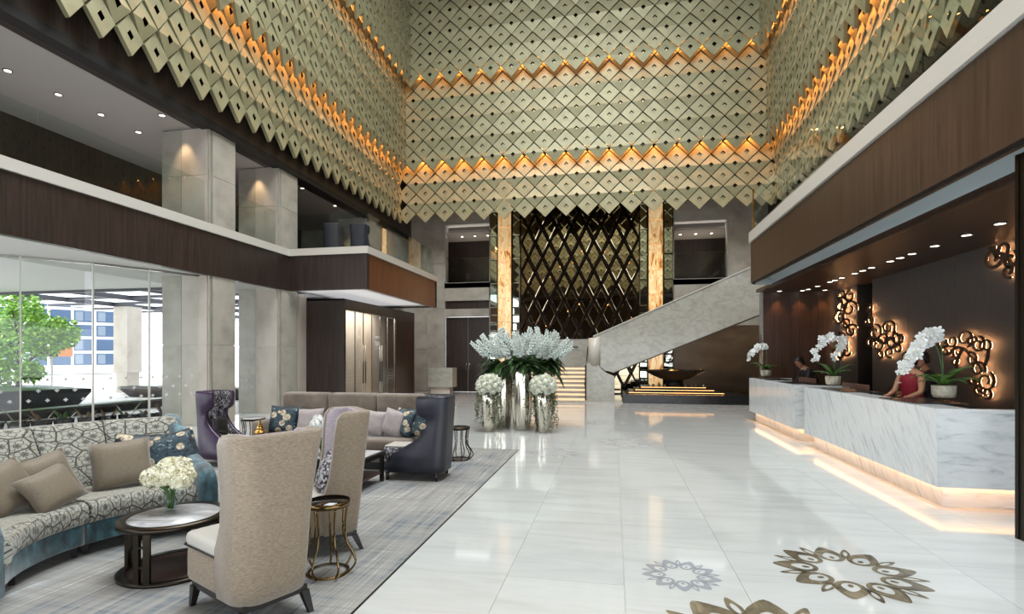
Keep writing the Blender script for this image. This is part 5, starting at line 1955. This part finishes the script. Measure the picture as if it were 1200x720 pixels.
def low_vase(label, loc, seed):
    rnd = random.Random(seed)
    t = thing('low_vase', label, 'vase', loc, 0, 'low silver vases with white rose balls')
    MB().lathe([(.09, 0), (.10, .02), (.12, .2), (.155, .55), (.175, .80), (.165, .82), (.15, .78), (.001, .7)], 24).build('vase_body', M['silver'], t)
    r_ = .235
    for i in range(34):
        zz = 1 - 1.75 * (i + .5) / 34
        a = i * 2.39996
        q = math.sqrt(max(0, 1 - zz * zz))
        inst('white_bloom', BALLF, t, (r_ * q * cos(a), r_ * q * sin(a), 1.0 + r_ * .8 * zz), (rnd.random(), rnd.random(), rnd.random() * 6))
    v = MB()
    for i in range(26):
        a = rnd.random() * 2 * PI
        k = rnd.uniform(.17, .30)
        vine(v, (k * cos(a), k * sin(a), .88), 15, rnd.uniform(.45, .82), rnd)
    v.build('trailing_vines', M['vine'], t)['kind'] = 'stuff'
    return t


low_vase('low silver vase with a ball of white blooms, left of the flower group', (-2.68, 11.15, 0), 5)
low_vase('low silver vase with a ball of white blooms, right of the flower group', (-1.50, 11.2, 0), 6)

# =================================================================== OUTSIDE
struct('ground', MB().box(-60, -10.62, -12, 60, -.2, -.06), M['paving'], 'pale forecourt paving outside')
cn = thing('canopy', 'white entrance canopy outside with dark cross beams', 'canopy', (0, 0, 0))
M['milk'] = bpy.data.materials.new('milky_roof_glass')
M['milk'].use_nodes = True
_nt = M['milk'].node_tree
_nt.nodes.clear()
_o = _nt.nodes.new('ShaderNodeOutputMaterial'); _t = _nt.nodes.new('ShaderNodeBsdfTranslucent'); _t.inputs[0].default_value = (.9, .92, .95, 1)
_d = _nt.nodes.new('ShaderNodeBsdfDiffuse'); _d.inputs[0].default_value = (.8, .8, .82, 1)
_m = _nt.nodes.new('ShaderNodeMixShader'); _m.inputs[0].default_value = .3
_nt.links.new(_t.outputs[0], _m.inputs[1]); _nt.links.new(_d.outputs[0], _m.inputs[2]); _nt.links.new(_m.outputs[0], _o.inputs[0])
MB().box(-20.0, -10.7, -4, 13.2, 3.66, 3.9).build('inner_roof', M['extw'], cn)
MB().box(-25, -10.7, 13.3, 27, 3.98, 4.0).build('outer_roof', M['milk'], cn)
MB().box(-20.0, -10.7, 13.2, 13.32, 3.58, 4.0).build('edge_beam', M['extdark'], cn)
for y in (15.2, 17.2, 19.2, 21.2, 23.2):
    MB().box(-25, -10.7, y - .05, y + .05, 3.88, 3.98).build('beam', M['extdark'], cn)
for x in (-12.5, -15.5, -18.5, -21.5):
    MB().box(x - .07, x + .07, 13.32, 27, 3.80, 3.98).build('beam', M['extdark'], cn)
MB().box(-25, -10.7, 27, 27.1, 3.7, 4.05).build('edge_beam', M['extw'], cn)
oc = thing('forecourt_column', 'beige stone column standing outside in the forecourt', 'column', (-21.2, 19.6, 0))
MB().box(-.36, .36, -.36, .36, .9, 3.8).build('shaft', M['stone_w'], oc)
MB().box(-.30, .30, -.30, .30, 0, .9).build('foot', M['stone_w'], oc)


def planter(label, p0, p1, h, d):
    (xa, ya), (xb, yb) = p0, p1
    L = math.hypot(xb - xa, yb - ya)
    t = thing('planter_wall', label, 'planter', (xa, ya, -.06), math.atan2(yb - ya, xb - xa))
    MB().loft([[(0 - (.35 if z_ else 0), (-.22 if z_ else 0), z_ * h), (L + (.35 if z_ else 0), (-.22 if z_ else 0), z_ * h), (L + (.35 if z_ else 0), d, z_ * h), (0, d, z_ * h)] for z_ in (0, .8, 1)], smooth=False).build('planter_body', M['granite'], t)
    MB().box(.05, L - .05, -.15, d - .05, h, h + .02).build('soil', M['leaf'], t)
    return t


planter('long black granite planter outside holding the green tree', (-20.0, 7.0), (-17.4, 14.2), .62, 4.2)
planter('short grey planter outside behind the stone column', (-19.7, 18.3), (-14.0, 17.7), .45, .9)
planter('low black kerb wall just outside the glass', (-15.2, 5.5), (-14.9, 17.0), .26, .4)
# tree
tr = thing('tree', 'bright green leafy tree growing in the black planter outside', 'tree', (-20.3, 14.6, .58))
MB().tube([(0, 0, 0), (.05, .0, .6), (-.05, .05, 1.3), (.05, 0, 2.2)], [.09, .075, .06, .03], 8).build('trunk', M['bark'], tr)
rnd = random.Random(5)
for k in range(6):
    a = k * 1.1
    MB().tube([(0, 0, .5 + k * .18), (.5 * cos(a), .5 * sin(a), .9 + k * .25), (1.0 * cos(a), 1.0 * sin(a), 1.2 + k * .28)], [.04, .028, .012], 6).build('branch', M['bark'], tr)
lf = MB()
for i in range(6500):
    k = rnd.choice(((-.9, -.3, 1.2, .75), (.6, .1, 1.7, .85), (-.2, .4, 2.1, .9), (-.5, -.2, .6, .7), (1.2, .5, 1.9, .55), (.9, -.3, .55, .38), (-1.5, 0, 1.7, .7), (0, 0, 2.6, .8)))
    a, zz = rnd.random() * 2 * PI, rnd.uniform(-1, 1)
    q = math.sqrt(1 - zz * zz); rr_ = k[3] * rnd.random() ** .4
    c = Vector((k[0] + rr_ * q * cos(a), k[1] + rr_ * q * sin(a), k[2] + rr_ * zz))
    d = Vector((rnd.uniform(-1, 1), rnd.uniform(-1, 1), rnd.uniform(-1, .3))).normalized()
    e = d.orthogonal().normalized()
    s_ = rnd.uniform(.08, .15)
    lf.add([c, c + d * s_ * .6 + e * s_ * .35, c + d * s_ * 1.3, c + d * s_ * .6 - e * s_ * .35], [(0, 1, 2, 3)])
lf.build('foliage', M['treeleaf'], tr, fix=False)['kind'] = 'stuff'
# small plants along the foot of the glass
rnd = random.Random(9)
M['rust'] = mat_noise('rusty_leaf', [(.4, '#5a4a2c'), (.6, '#8a6a48')], 8, rough=.6)
for i in range(12):
    f = i / 11
    x = -10.45 - 2.5 * f + rnd.uniform(-.05, .05)
    y = 11.0 - 3.4 * f + .55
    pl = thing('low_plant', ('%s low bushy plant outside the glass, counted from the column' % ORD[i]), 'plant', (x - .35, y, -.06), 0, 'low plants outside the lounge glass')
    mb = MB()
    for k in range(9):
        a = rnd.random() * 2 * PI
        leaf_mb(mb, (0, 0, .1), (cos(a), sin(a), rnd.uniform(1.0, 2.4)), rnd.uniform(.2, .32), .09, rnd.uniform(.4, 1.0), 0, 4)
    mb.build('leaves', M['rust'] if i % 3 else M['leaf_l'], pl)
    MB().lathe([(.16, 0), (.2, .3), (.001, .3)], 10).build('root_ball', M['granite'], pl)
# buildings far away
bd = thing('distant_building', 'distant blue glass office block seen through the lounge windows', 'building', (-50, 36, 0), R(53))
MB().box(-8, 7, 0, 6, 0, 14).build('facade', M['extw'], bd)
for i in range(9):
    for j in range(8):
        w_ = MB().box(-7.6 + i * 1.6, -6.2 + i * 1.6, -.06, .02, .8 + j * 1.3, 1.85 + j * 1.3).build('window', M['extglass'], bd)
        MB().box(-7.5 + i * 1.6, -6.95 + i * 1.6, -.09, -.055, .9 + j * 1.3, 1.75 + j * 1.3).build('pane', M['extglass2' if (i + j) % 3 else 'extglass'], w_)
kk = thing('sign_box', 'brown and black sign box beyond the tree', 'sign', (-29.4, 22.8, 1.6), R(53))
MB().box(-.9, .2, 0, .3, 0, .55).build('dark_panel', M['granite'], kk)
MB().box(.2, .8, 0, .3, 0, .55).build('brown_panel', M['sign'], kk)
MB().box(-.1, .0, .1, .2, -1.6, 0).build('post', M['steel'], kk)
